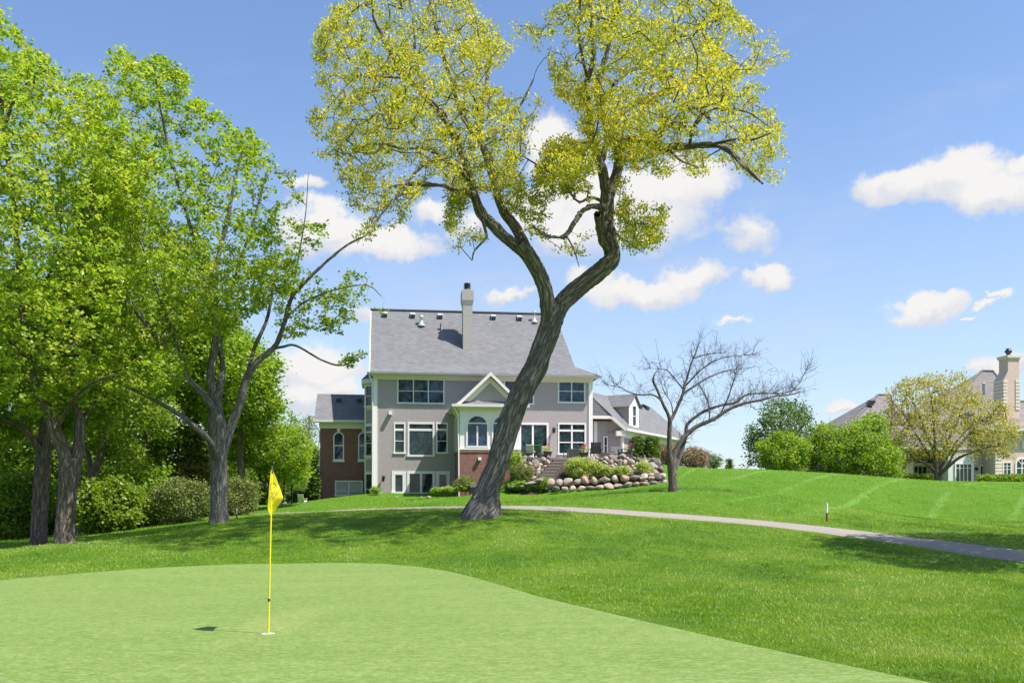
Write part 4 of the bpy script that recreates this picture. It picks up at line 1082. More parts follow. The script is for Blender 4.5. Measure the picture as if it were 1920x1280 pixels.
# dormer
du0, dv = 1.55, .42; du1 = 3.35; dz0 = gz0 + .1; dze = 9.2 - 3.8; dzr = 9.92 - 3.8; dc = (du0 + du1) / 2
mb = MB(); mb.box(du0, du1, dv, 2.6, dz0, dze); gpart(mb, 'dormer_wall', 'stucco')
mb = MB(); mb.prism([(du0 - .04, dze - .10), (du1 + .04, dze - .10), (dc, dzr - .05)], 1, dv - .06, dv - .02); mb.box(du0 - .04, du0 + .16, dv - .06, dv, dz0 - .1, dze - .1); mb.box(du1 - .16, du1 + .04, dv - .06, dv, dz0 - .1, dze - .1)
mb.box(du0 + .16, du1 - .16, dv - .05, dv, dz0 - .1, dz0 + .22); mb.box(du0 + .16, du0 + .5, dv - .05, dv, dz0 + .22, dze - .1); mb.box(du1 - .5, du1 - .16, dv - .05, dv, dz0 + .22, dze - .1); gpart(mb, 'dormer_front', 'white')
o = window(house, du0 + .5, du1 - .5, dz0 + .27, dze - .12, dv - .07, (), (.5,), fw=.07, gl='glass_blue'); o.location = gl_; o.rotation_euler = (0, 0, grl)
mb = MB(); vb_ = 4.6
mb.add([(du0 - .22, dv - .22, dze - .16), (dc, dv - .22, dzr), (dc, vb_, dzr), (du0 - .22, vb_, dze - .16), (du1 + .22, dv - .22, dze - .16), (du1 + .22, vb_, dze - .16)], [(0, 1, 2, 3), (1, 4, 5, 2)])
mb.add([(du0 - .22, dv - .22, dze - .26), (dc, dv - .22, dzr - .1), (dc, vb_, dzr - .1), (du0 - .22, vb_, dze - .26)], [(0, 1, 2, 3)]); gpart(mb, 'dormer_roof', 'roof')
mb = MB(); mb.box(du0 - .24, du0 - .14, dv - .2, 2.4, dze - .28, dze - .15); gpart(mb, 'gutter', 'trim')
# link wall between main house and garage wing
wA0 = HF.at(1108, 850, 1.6)[0]; wA1 = HF.at(1141, 850, 1.6)[0]; zA = HF.at(1125, 789, 1.6)[1]
mb = MB(); mb.box(UW, wA1, 1.6, 2.2, 1.0, zA); mb.build('link_wall', M['stucco'], house)
c0 = HF.local((*(Vector((Sx, Sy)) + Vector((.48, .88)) * .4 + Vector((-.88, .48)) * .45), 0)); 
mb = MB(); mb.add([(wA1, 1.58, 1.0), (c0.x, c0.y, 1.0), (c0.x, c0.y, zA), (wA1, 1.58, zA), (wA1, 2.2, 1.0), (c0.x, c0.y + .6, 1.0), (c0.x, c0.y + .6, zA), (wA1, 2.2, zA)], [(0, 1, 2, 3), (4, 5, 6, 7), (3, 2, 6, 7)]); mb.build('link_wall', M['stucco'], house)
mb = MB(); mb.box(wA0 + .2, wA0 + .45, 1.54, 1.6, 1.0, zA - .05); mb.build('corner_board', M['white'], house)
u0, u1, a, b = HF.rect(1132, 818, 1139.5, 852, 1.54); window(house, u0, u1, a, b, 1.55, (), (.5,), fw=.06)
lu, lz = HF.at(1147, 782, .9)
mb = MB(); mb.box(UW - .1, lu, .9, 1.62, lz - .10, lz + .02); mb.box(UW - .1, lu, .84, .9, lz - .10, lz + .10); mb.build('link_cornice', M['trim'], house)
def gpt(t, w_, z): return tuple(HF.local(Vector((Sx, Sy, 3.8)) + Vector((.48, .88, 0)) * t + Vector((-.88, .48, 0)) * w_ + Vector((0, 0, z - 3.8 + 3.8))))
gD = gpt(-1.5, gw, gzr); gC = gpt(-.02, -.02, gz0 + .02); A_ = (UW - .1, .86, lz + .10); B_ = (lu, .86, lz + .10)
mb = MB(); mb.add([A_, B_, gC, gD], [(0, 1, 3), (1, 2, 3)]); mb.build('link_roof', M['roof'], house)
mb = MB(); mb.bar((B_[0] - .02, B_[1], B_[2] - .08), (gC[0], gC[1], gC[2] - .08), .10, .20); mb.bar((B_[0] - .05, B_[1] + .25, B_[2] - .14), (gC[0], gC[1] + .3, gC[2] - .16), .5, .04); mb.build('link_fascia', M['trim'], house)
mb = MB(); q = gpt(.1, .25, gz0 - .25); mb.box(q[0] - .55, q[0] + .1, q[1] - .2, q[1] + .2, q[2] - .22, q[2] + .12); mb.build('eave_return', M['trim'], house)

# ------------------------------------------------------------------ patio and boulders
patio_poly = [P(978, 860, 61.0), P(1120, 860, 60.9), P(1236, 860, 61.5), P(1240, 860, 69), P(978, 860, 67.5)]
mb = MB(); ZP = 4.78; mb.prism([(p.x, p.y) for p in patio_poly], 2, 2.6, ZP)
props(mb.build('patio', M['paver'], None), kind='structure')

def boulder_mesh(seed):
    bm = bmesh.new(); bmesh.ops.create_icosphere(bm, subdivisions=2, radius=1.0); rg = np.random.default_rng(seed)
    V = np.array([v.co[:] for v in bm.verts]); sc = rg.uniform(.8, 1.1, 3) * [1.1, .9, .78]
    for k in range(9):                                   # knock flats off the stone
        n = rg.normal(0, 1, 3); n /= np.linalg.norm(n); t = rg.uniform(.50, .80); dd = V @ n; m = dd > t; V[m] -= (dd[m] - t)[:, None] * n * .9
    V = V * (1 + (fbm(V * 1.4 + seed * 3.1, 2) - .5)[:, None] * .35) * sc
    for v, c in zip(bm.verts, V): v.co = c
    me = bpy.data.meshes.new('boulder'); bm.to_mesh(me); bm.free(); me.materials.append(M['stone'])
    me.polygons.foreach_set('use_smooth', [seed % 3 == 0] * len(me.polygons)); return me
BM = [boulder_mesh(s) for s in range(9)]
def boulder(parent, p, w_, h=None, seed=None, name='boulder'):
    o = bpy.data.objects.new(name, random.choice(BM)); link(o, parent)
    base = parent.location; o.location = Vector(p) - base
    h = h or w_ * .8; o.scale = (w_ / 2.05, w_ / 2.1 * random.uniform(.8, 1.05), h / 1.55); o.rotation_euler = (random.uniform(-.25, .25), random.uniform(-.25, .25), random.uniform(0, 6.28) if abs(w_ - h) < .2 else random.uniform(-.3, .3))
    return o
rw_ = thing('boulder_wall', 'terraced retaining wall of rounded field stones below the patio', 'stone wall', (P(1110, 920, 57.5).x, 57.5, 2.6))
PXM = lambda d: FPX / d
def bank_pt(px, py):
    """point on the sloping bank (lower toe at d=56.6, upper edge at d=60.8) seen at this pixel"""
    ylo = 921 if px < 1040 else 921 - (px - 1040) * .075; f = min(max((ylo - py) / (ylo - 861), 0), 1.05); d = 56.6 + 4.2 * f
    return P(px, py, d) + Vector((0, 0, .10))
# lower tier: two courses
x = 1034
while x < 1238:
    wpx = random.uniform(15, 24); y = 917.5 - (x - 1040) * .068
    boulder(rw_, P(x + wpx / 2, y + random.uniform(-1, 1), 56.5 + (x - 1030) * .003), wpx / PXM(57) * 1.05, random.uniform(11, 15) / PXM(57)); x += wpx * .9
x = 1022
while x < 1236:
    wpx = random.uniform(16, 27); y = 905.0 - (x - 1040) * .070
    boulder(rw_, P(x + wpx / 2, y + random.uniform(-1.5, 1.5), 57.0 + (x - 1030) * .003), wpx / PXM(57) * 1.05, random.uniform(15, 21) / PXM(57)); x += wpx * .86
# upper tier, packed
rg = random.Random(5); placed = []
for (poly, nn, lo, hi) in (([(968, 868), (985, 862), (1030, 860), (1034, 866), (1024, 880), (1012, 898), (998, 902), (990, 892), (972, 884)], 70, 9, 16),
                   ([(1066, 866), (1120, 861), (1160, 859), (1200, 862), (1226, 866), (1240, 880), (1236, 892), (1205, 897), (1180, 893), (1150, 897), (1120, 895), (1075, 894)], 190, 9, 17)):
    k = 0; tries = 0
    while k < nn and tries < 6000:
        tries += 1; x = rg.uniform(min(p[0] for p in poly), max(p[0] for p in poly)); y = rg.uniform(min(p[1] for p in poly), max(p[1] for p in poly))
        if not in_poly(poly, np.array([x]), np.array([y]))[0]: continue
        s = rg.uniform(lo, hi)
        if any(abs(x - a) < (s + c) * .33 and abs(y - b) < (s + c) * .25 for a, b, c in placed): continue
        placed.append((x, y, s)); k += 1; boulder(rw_, bank_pt(x, y), s / PXM(59) * 1.12, s * .95 / PXM(59) * 1.12)
# end stones
for x, y, s in ((1232, 893, 17), (1222, 897, 15), (1210, 902, 12), (1236, 903, 10)): boulder(rw_, P(x, y, 57.4), s / PXM(57.4) * 1.1, s * .8 / PXM(57.4))
# flat stones left of the steps
for x, y, w1, h1, lb in ((997, 905, 34, 7, None), (1003, 911, 26, 6, None), (1008, 902, 26, 8, None), (1028, 914, 14, 12, None), (1030, 921, 20, 8, None), (1014, 922, 10, 6, None), (978, 911, 20, 6, None), (960, 912, 22, 6, None)):
    boulder(rw_, P(x, y, 57.2), w1 / PXM(57), h1 / PXM(57) * 1.25)
# soil bank behind the stones
mb = MB(); xs = np.linspace(940, 1244, 40); rows = [(56.7, None), (57.6, None), (58.6, None), (59.6, None), (60.6, None), (61.2, None)]
grid = []
for r, (d, _) in enumerate(rows):
    f = (d - 56.7) / (61.2 - 56.7)
    for px in xs:
        p = P(px, 0, d); top = ZP - .12 if px > 975 else 3.6; ed = min(1, max(0, (px - 936) / 50)) * min(1, max(0, (1250 - px) / 18))
        lo_ = float(gz([p.x], [d])[0]); fz = lo_ + max(0, (top - lo_)) * (f ** .9) * ed - .12 + random.uniform(-.04, .04); grid.append((p.x, d, fz))
n_ = len(xs); fs = [(r * n_ + c, r * n_ + c + 1, (r + 1) * n_ + c + 1, (r + 1) * n_ + c) for r in range(len(rows) - 1) for c in range(n_ - 1)]
mb.add(grid, fs, True); props(mb.build('planting_bed', M['mulch'], None), kind='structure')
# stone steps
st = thing('stone_steps', 'dark stone steps climbing between the boulders to the patio', 'steps', P(1030, 905, 57.6))
for k in range(7):
    f = k / 6; y = 901 - 35 * f; xc = 1020 + 29 * f; d = 57.4 + 3.2 * f; hwp = 17 - 3.5 * f
    p = P(xc, y, d); w1 = hwp / PXM(d); mb = MB(); l = p - st.location
    mb.box(l.x - w1 * .95, l.x + w1 * .95, l.y - .28, l.y + .42, l.z - .25, l.z + .20); mb.build('step', M['step'], st, bevel=.03)
# garden plants on the bank
for k, (cx, y0, y1, hw, d, mt, lb, n, cat) in enumerate([
        (1086, 897, 856, 22, 58.0, 'leaf_hyd', 'bright hydrangea bush right of the stone steps', 420, 'shrub'), (1116, 896, 864, 15, 58.2, 'leaf_hyd', 'hydrangea bush in the middle of the boulder bank', 300, 'shrub'),
        (1208, 890, 865, 13, 58.0, 'leaf_hyd', 'pale green shrub at the right end of the boulder bank', 200, 'shrub'), (1158, 892, 876, 12, 57.8, 'leaf_hyd', 'small green plant among the upper boulders', 90, 'plant'),
        (1138, 893, 874, 7, 57.8, 'leaf_hyd', 'small round plant tucked between hydrangea and boulders', 60, 'plant'), (1172, 890, 874, 8, 57.8, 'leaf_hyd', 'second small plant in the upper boulders, toward the bare tree', 60, 'plant'),
        (966, 884, 846, 14, 58.8, 'leaf_hyd', 'tall hydrangea with dry tan heads beside the oak trunk', 240, 'shrub'), (980, 904, 871, 21, 58.0, 'leaf_olive', 'olive green mounded shrub left of the steps', 420, 'shrub'),
        (872, 918, 893, 18, 60.2, 'leaf_olive', 'olive shrub at the foot of the brick porch', 260, 'shrub'), (955, 918, 896, 12, 58.0, 'leaf_olive', 'low olive shrub hidden beside the oak trunk', 120, 'shrub'),
        (1022, 914, 897, 7, 57.0, 'leaf_hosta', 'small plant with red blooms between the flat stones', 50, 'plant')]):
    bush('shrub' if cat == 'shrub' else 'garden_plant', lb, cx, y0, y1, hw, d, n, M[mt], .095 if mt != 'leaf_olive' else .075, 15, .16, gap=.3, cat=cat, stem_r=1, tint_bias=.05, upb=.7)
for cx, y0, y1, hw, lb, k in [(972, 918, 901, 16, 'hosta clump just right of the oak trunk', 1), (1012, 915, 903, 11, 'hosta clump below the steps', 1), (990, 918, 908, 9, 'low hosta between the two larger clumps', 1),
                              (820, 923, 915, 10, 'low hosta at the left end of the bed', 0), (840, 922, 913, 12, 'variegated hosta before the right glass door', 0), (866, 920, 909, 13, 'hosta clump next to the oak, left side', 0), (880, 918, 905, 9, 'hosta clump partly behind the leaning trunk', 0)]:
    bush('hosta', lb, cx, y0, y1, hw, 57.5 if k else 60, 130, M['leaf_hosta'], .17, 9, .12, gap=.2, cat='plant', stems=3, hd=.45, upb=1.0, tint_bias=.1 if k else .0, group='hostas along the bed edge', stem_r=.6)
bush('garden_plant', 'spiky grey-green plant at the house corner under the wall lamp', 704, 926, 914, 8, 63.5, 60, M['leaf_hosta'], .22, 7, .12, gap=.1, cat='plant', stems=3, hd=.4, upb=.2, aspect=.25, stem_r=.5)

# loose stones on the bed edge
for px, py, d, w1, lb in ((790, 924, 61, 5, 'small pale rock before the sliding door'), (804, 920.5, 61, 10, 'pale boulder right of the sliding door'), (743, 925.5, 61, 6, 'small flat rock at the left glass door')):
    g = G(px, d); o = bpy.data.objects.new('rock', BM[2]); link(o); o.location = g + Vector((0, 0, .05)); w2 = w1 * d / FPX; o.scale = (w2 / 2, w2 / 2.3, w2 / 2.6); props(o, lb, 'rock')

# ------------------------------------------------------------------ patio furniture
def adirondack(name, label, p, rot, group, mat='wood_grey'):
    t = thing(name, label, 'chair', p, rot, group); m = M[mat]
    for i in range(5):
        x = -.244 + .122 * i; h = 1.0; mb = MB(); mb.bar((x, .22, .30), (x * 1.10, .62, h), .124, .022, up=(0, 1, 0)); mb.build('back_slat', m, t)
    for i in range(6):
        y = -.36 + i * .105; mb = MB(); mb.box(-.31, .31, y, y + .09, .40 - i * .022, .422 - i * .022); mb.build('seat_slat', m, t)
    for s in (-1, 1):
        mb = MB(); mb.box(s * .36 - .06, s * .36 + .06, -.42, .42, .58, .605); mb.build('armrest', m, t)
        mb = MB(); mb.box(s * .335 - .02, s * .335 + .02, -.38, -.27, 0, .58); mb.build('leg', m, t)
        mb = MB(); mb.bar((s * .30, -.36, .36), (s * .30, .62, .02), .03, .12); mb.build('leg', m, t)
        mb = MB(); mb.box(s * .335 - .02, s * .335 + .02, .28, .36, .0, .58); mb.build('support', m, t)
    mb = MB(); mb.box(-.33, .33, .44, .47, .62, .70); mb.build('brace', m, t); return t
pz = lambda px, d: Vector((P(px, 0, d).x, d, ZP))
adirondack('adirondack_chair', 'dark slatted patio chair with its back to the camera', pz(1117, 61.9), math.radians(176), 'patio lounge chairs')
adirondack('adirondack_chair', 'dark slatted patio chair seen from the side, left of the clipped arborvitae', pz(1172, 62.1), math.radians(-78), 'patio lounge chairs')
adirondack('adirondack_chair', 'grey chair farthest back behind the stone fire pit', pz(1158, 65.2), math.radians(10), 'patio lounge chairs')
t = thing('fire_pit', 'low round stone fire pit between the patio chairs', 'fire pit', pz(1142, 63.2))
mb = MB(); mb.lathe([(.62, 0), (.62, .34), (.66, .35), (.66, .42), (.45, .42), (.45, .3), (.05, .3)], n=20, smooth=False); mb.build('ring', M['paver'], t)
mb = MB(); mb.lathe([(.42, .30), (.40, .33), (.02, .34)], n=14); mb.build('ash_bed', M['black'], t)
t = thing('patio_sofa', 'dark wicker loveseat seen from behind under the right window', 'sofa', pz(1080, 62.2))
mb = MB(); mb.box(-.42, .42, -.30, -.22, .12, .62); mb.build('backrest', M['wood_grey'], t, bevel=.02)
mb = MB(); mb.box(-.40, .40, -.22, .42, .12, .36); mb.build('seat', M['wood_grey'], t, bevel=.02)
for s in (-1, 1): mb = MB(); mb.box(s * .46 - .04, s * .46 + .04, -.30, .42, .05, .50); mb.build('armrest', M['wood_grey'], t, bevel=.015)
mb = MB(); mb.box(-.38, .38, -.20, .40, .362, .46); mb.build('cushion', M['cushion'], t, bevel=.03)
t = thing('side_table', 'small dark side table left of the wicker loveseat', 'table', pz(1060.5, 62.0))
mb = MB(); mb.box(-.14, .14, -.14, .14, .38, .42); mb.build('tabletop', M['wood_grey'], t)
for a in (-1, 1):
    for b in (-1, 1): mb = MB(); mb.box(a * .12 - .015, a * .12 + .015, b * .12 - .015, b * .12 + .015, 0, .38); mb.build('leg', M['wood_grey'], t)
t = thing('bottle', 'dark green bottle standing by the wicker loveseat', 'bottle', pz(1064.5, 61.6)); mb = MB(); mb.lathe([(.05, 0), (.055, .02), (.055, .30), (.02, .40), (.02, .50)], n=10); mb.build('glass_body', M['cushiong'], t)
t = thing('patio_table', 'dark-topped patio dining table right of the leaning trunk', 'table', pz(1002, 62.6))
mb = MB(); mb.box(-.42, .42, -.4, .4, .68, .73); mb.build('tabletop', M['wood_grey'], t, bevel=.01)
for a in (-1, 1):
    for b in (-1, 1): mb = MB(); mb.box(a * .36 - .03, a * .36 + .03, b * .34 - .03, b * .34 + .03, 0, .68); mb.build('leg', M['wood_grey'], t)
def pchair(label, px, d, rot, cm):
    t = thing('patio_chair', label, 'chair', pz(px, d), rot, 'cushioned chairs at the dining table')
    mb = MB(); mb.box(-.27, .27, -.25, .25, .36, .46); mb.build('seat', M[cm], t, bevel=.03)
    mb = MB(); mb.bar((0, .24, .46), (0, .34, .85), .52, .09, up=(0, 1, 0)); mb.build('backrest', M[cm], t, bevel=.02)
    for a in (-1, 1):
        mb = MB(); mb.box(a * .29 - .02, a * .29 + .02, -.25, .25, .58, .61); mb.build('armrest', M['wood_grey'], t)
        for b in (-1, 1): mb = MB(); mb.box(a * .27 - .02, a * .27 + .02, b * .22 - .02, b * .22 + .02, 0, .58 if b < 0 else .40); mb.build('leg', M['wood_grey'], t)
pchair('patio chair with pale cushion right of the dining table', 1019, 63.4, math.radians(200), 'cushion')
pchair('patio chair with green cushion in front of the dining table', 1006, 61.9, math.radians(175), 'cushiong')
pchair('patio chair with tan cushion at the left of the dining table', 996, 61.7, math.radians(160), 'cushion')
def planter(label, px, d, h=.38):
    loc = pz(px, d); t = thing('flower_planter', label, 'planter', loc, group='planters with red blooms on the patio')
    mb = MB(); mb.lathe([(.16, 0), (.23, h * .5), (.27, h), (.30, h), (.30, h + .04), (.25, h + .04), (.24, h - .02), (.02, h - .04)], n=16); mb.build('pot', M['terracotta'], t)
    C = RNG.normal(0, 1, (150, 3)) * [.17, .17, .11] + [loc.x, loc.y, loc.z + h + .18]
    leaves_mesh('foliage', C, np.clip(RNG.normal(.5, .3, 150), 0, 1), .13, M['leaf_hyd'], t, loc, .5, .4)
    mb = MB()
    for k in range(6):
        a = random.uniform(0, 6.28); q = Vector((math.cos(a) * .08, math.sin(a) * .08, h + .2)); mb.tube([q, q + Vector((random.uniform(-.05, .08), 0, .28)), q + Vector((random.uniform(-.05, .14), 0, .44))], [.014, .02, .005], 5)
    mb.build('flower', M['redflower'], t)
planter('dark pot with red spiky flower right of the dining table', 1027, 61.5); planter('dark pot with red flower between loveseat and slatted chair', 1095, 61.6, .34)
planter('dark pot of greenery at the arborvitae corner of the patio', 1180, 64.0, .5)
t = thing('boombox_grill', 'closed dark barbecue box in front of the brick porch, left of the oak', 'grill', G(893, 59.5)); t.name = 'barbecue_grill'
mb = MB(); mb.box(-.40, .40, -.28, .28, .25, .62); mb.build('body', M['black'], t, bevel=.02)
mb = MB(); mb.prism([(-.28, .62), (.28, .62), (.24, .82), (-.10, .86)], 0, -.38, .38); mb.build('lid', M['wood_grey'], t)
for a in (-1, 1):
    for b in (-1, 1): mb = MB(); mb.box(a * .35 - .025, a * .35 + .025, b * .22 - .025, b * .22 + .025, -.1, .25); mb.build('leg', M['black'], t)
# ------------------------------------------------------------------ the trees
OAKD = 33
oak_limbs = [
 (0.3, [(900, 985, 58), (904, 965, 47), (909, 945, 38), (916, 915, 30), (936, 858, 27.5), (953, 799, 28), (973, 746, 27.5), (1002, 693, 29), (1014, 660, 26), (1027, 628, 26.5), (1036, 598, 25), (1041, 575, 22)]),
 # left limb and its two leaders
 (-0.6, [(1030, 610, 17), (1024, 555, 15.5), (1012, 515, 15), (992, 480, 15.5), (972, 455, 15)]),
 (-1.2, [(988, 478, 12), (948, 446, 11.5), (926, 424, 11.5), (905, 403, 11.5), (896, 382, 11), (886, 355, 8.5), (877, 322, 8), (858, 269, 7), (827, 212, 6.5), (792, 175, 5.5), (767, 147, 5), (742, 116, 4), (724, 84, 3), (700, 30, 2)]),
 (0.8, [(992, 480, 12), (969, 431, 11), (947, 400, 10), (934, 370, 8.5), (928, 345, 7.5), (905, 275, 5.5), (880, 237, 5), (867, 215, 4), (845, 150, 3.5), (820, 60, 3), (800, -20, 2)]),
 (1.8, [(930, 335, 6.5), (917, 290, 5.5), (900, 262, 5), (905, 200, 4), (915, 120, 3), (900, 40, 2)]),
 (2.4, [(905, 268, 4), (940, 240, 3.5), (974, 200, 3), (1000, 150, 1.8)]),
 (-2.6, [(890, 368, 7), (870, 360, 6.5), (849, 353, 5.5), (817, 346, 4.5), (770, 345, 2.5), (730, 352, 1.6)]),
 (-2.2, [(880, 338, 6), (862, 318, 5.5), (830, 297, 5), (799, 279, 4.2), (755, 278, 3), (700, 270, 2), (655, 290, 1.3)]),
 (-3.4, [(830, 297, 4.4), (799, 306, 3.8), (767, 337, 3.2), (749, 364, 2.6), (724, 392, 2), (700, 420, 1.2)]),
 (-2.5, [(767, 147, 3.2), (714, 143, 3), (674, 141, 2.4), (652, 158, 1.7), (625, 190, 1)]),
 (-2.8, [(800, 185, 3), (755, 190, 2.6), (715, 215, 2.2), (670, 235, 1.5)]),
 (1.0, [(800, 178, 3.4), (780, 110, 3), (775, 40, 2.4), (760, -30, 1.5)]),
 (-1.6, [(903, 405, 4), (912, 440, 3), (910, 448, 3), (890, 470, 2.2), (885, 488, 1.4)]),
 # right limb
 (0.5, [(1038, 600, 20), (1053, 570, 18.5), (1075, 548, 19), (1100, 528, 19), (1127, 506, 19), (1145, 488, 19), (1147, 468, 17), (1140, 440, 16), (1137, 410, 15.5), (1137, 385, 14.5), (1140, 358, 14)]),
 (-0.5, [(1138, 365, 11), (1129, 320, 10), (1116, 283, 9), (1107, 244, 7.5), (1104, 194, 7), (1098, 162, 5), (1110, 125, 4.5), (1113, 87, 4), (1110, 47, 3.5), (1107, 10, 3), (1115, -60, 2)]),
 (-1.6, [(1103, 150, 4), (1091, 103, 3.6), (1085, 56, 3), (1088, 10, 2.4), (1080, -50, 1.4)]),
 (1.0, [(1142, 362, 12), (1154, 333, 11.5), (1160, 300, 11), (1152, 262, 9), (1138, 231, 7.5), (1119, 187, 6), (1122, 150, 5), (1140, 90, 4), (1150, 20, 3)]),
 (2.0, [(1128, 300, 7), (1147, 240, 7), (1163, 212, 7), (1179, 200, 6), (1216, 181, 5.5), (1260, 172, 4), (1310, 150, 2.5)]),
 (2.6, [(1216, 181, 4.6), (1226, 150, 4), (1240, 110, 3.5), (1262, 60, 2.8), (1290, 0, 2)]),
 (-2.4, [(1160, 305, 8.5), (1163, 280, 8.5), (1178, 261, 8.5), (1210, 265, 8.5), (1237, 277, 8), (1272, 275, 7.5), (1322, 272, 6), (1360, 279, 4.5), (1385, 300, 3.2), (1410, 325, 2.4), (1430, 344, 1.4)]),
 (-0.8, [(1228, 272, 5.2), (1245, 245, 4.8), (1262, 230, 4.4), (1283, 206, 4), (1319, 200, 3.4), (1370, 188, 2)]),
 (-3.0, [(1293, 272, 4.2), (1298, 243, 3.8), (1313, 220, 3.4), (1341, 204, 2.6), (1400, 210, 1.8), (1445, 240, 1)]),
 (-3.4, [(1330, 272, 3.6), (1375, 262, 3), (1410, 262, 2.4), (1445, 250, 1.3)]),
 (0.2, [(1250, 276, 3.4), (1275, 300, 2.4), (1310, 315, 1.5)]),
 (1.4, [(1170, 300, 5), (1185, 280, 4.6), (1200, 255, 4), (1225, 245, 3.6), (1235, 262, 2.8)]),
 (0.8, [(1162, 308, 3.6), (1180, 300, 3.2), (1205, 302, 2)]),
 (2.5, [(1150, 160, 4), (1160, 150, 4), (1185, 132, 3.4), (1215, 128, 2)]),
 (-1.0, [(1272, 84, 1.4), (1300, 66, 2.4), (1320, 50, 2.2), (1345, 38, 1.6)]),
 (3.0, [(1262, 60, 2.6), (1300, 50, 2.4), (1330, 80, 2), (1380, 110, 1.4)]),
 (-1.5, [(1140, 470, 8), (1128, 450, 7), (1122, 420, 6.5), (1120, 400, 6)]),
 (-2.6, [(1135, 392, 6.5), (1112, 386, 5.5), (1091, 397, 4.8), (1078, 416, 4), (1062, 440, 3.5), (1046, 446, 2.6), (1022, 440, 1.6), (1000, 425, 1)]),
 (-2.0, [(1130, 378, 4), (1108, 370, 3.2), (1085, 378, 2.8), (1062, 350, 2), (1040, 300, 1.2)]),
 (-2.8, [(1062, 442, 2.5), (1075, 465, 1.8), (1086, 500, 1)]),
 (-1.4, [(1150, 398, 3.4), (1166, 405, 3), (1180, 420, 2.4), (1215, 420, 1.5)]),
 (-0.8, [(1150, 425, 3), (1160, 443, 2.6), (1180, 455, 2), (1200, 470, 1.2)]),
]
A1 = [(592, 95), (620, 45), (650, 0), (700, -70), (800, -120), (880, -70), (893, 10), (915, 45), (928, 135), (938, 168), (960, 165), (985, 178), (1020, 185), (1008, 230), (992, 290), (980, 350), (968, 400),
      (948, 400), (935, 360), (905, 350), (885, 375), (850, 350), (800, 345), (770, 335), (700, 330), (660, 322), (640, 300), (605, 280), (583, 250), (585, 205), (612, 175), (600, 145)]
A2 = [(640, 330), (700, 318), (790, 330), (775, 370), (762, 420), (735, 430), (700, 460), (672, 440), (700, 395), (660, 372), (640, 378)]
A3 = [(845, 355), (890, 378), (900, 408), (908, 440), (880, 452), (855, 465), (838, 440), (842, 400)]
B1 = [(1030, -90), (1120, -150), (1290, -150), (1380, -70), (1395, 10), (1412, 55), (1450, 88), (1448, 108), (1395, 118), (1405, 165), (1432, 200), (1478, 225), (1482, 275), (1452, 290), (1452, 335), (1432, 348), (1400, 318),
      (1340, 322), (1290, 336), (1275, 300), (1238, 300), (1225, 328), (1195, 330), (1150, 280), (1100, 240), (1093, 178), (1050, 176), (1022, 140), (985, 125), (960, 92), (972, 45), (1012, 60), (1035, 20)]
B2 = [(1028, 262), (1050, 246), (1075, 272), (1110, 262), (1125, 300), (1115, 385), (1085, 388), (1078, 405), (1108, 430), (1104, 462), (1082, 482), (1060, 470), (1040, 452), (985, 440), (978, 418), (990, 385), (1003, 340), (1018, 318)]
B3 = [(1160, 318), (1188, 330), (1192, 372), (1250, 390), (1257, 412), (1240, 450), (1212, 482), (1182, 486), (1160, 455), (1156, 400)]
make_tree('oak_tree', 'big leaning oak with forked trunk and yellow-green spring leaves beside the cart path', 'tree', (903, 968, OAKD), oak_limbs,
          [(A1, 2150, 6.2, -1.2), (A2, 140, 1.8, -4.0), (A3, 90, 1.2, -2.2), (B1, 2800, 6.5, -.8), (B2, 430, 2.4, -2.4), (B3, 190, 1.6, -1.0)],
          M['bark_oak'], M['leaf_oak'], .108, 19, .19, amp=.055, detail=96, gap=.50, gapscale=.75, rs=.81, r0s=.88, warp=.14, ddm=1.5, upb=.35, aspect=.55, droop=.5, flare=(.42, .7), tip_r=.0075, step=.3)

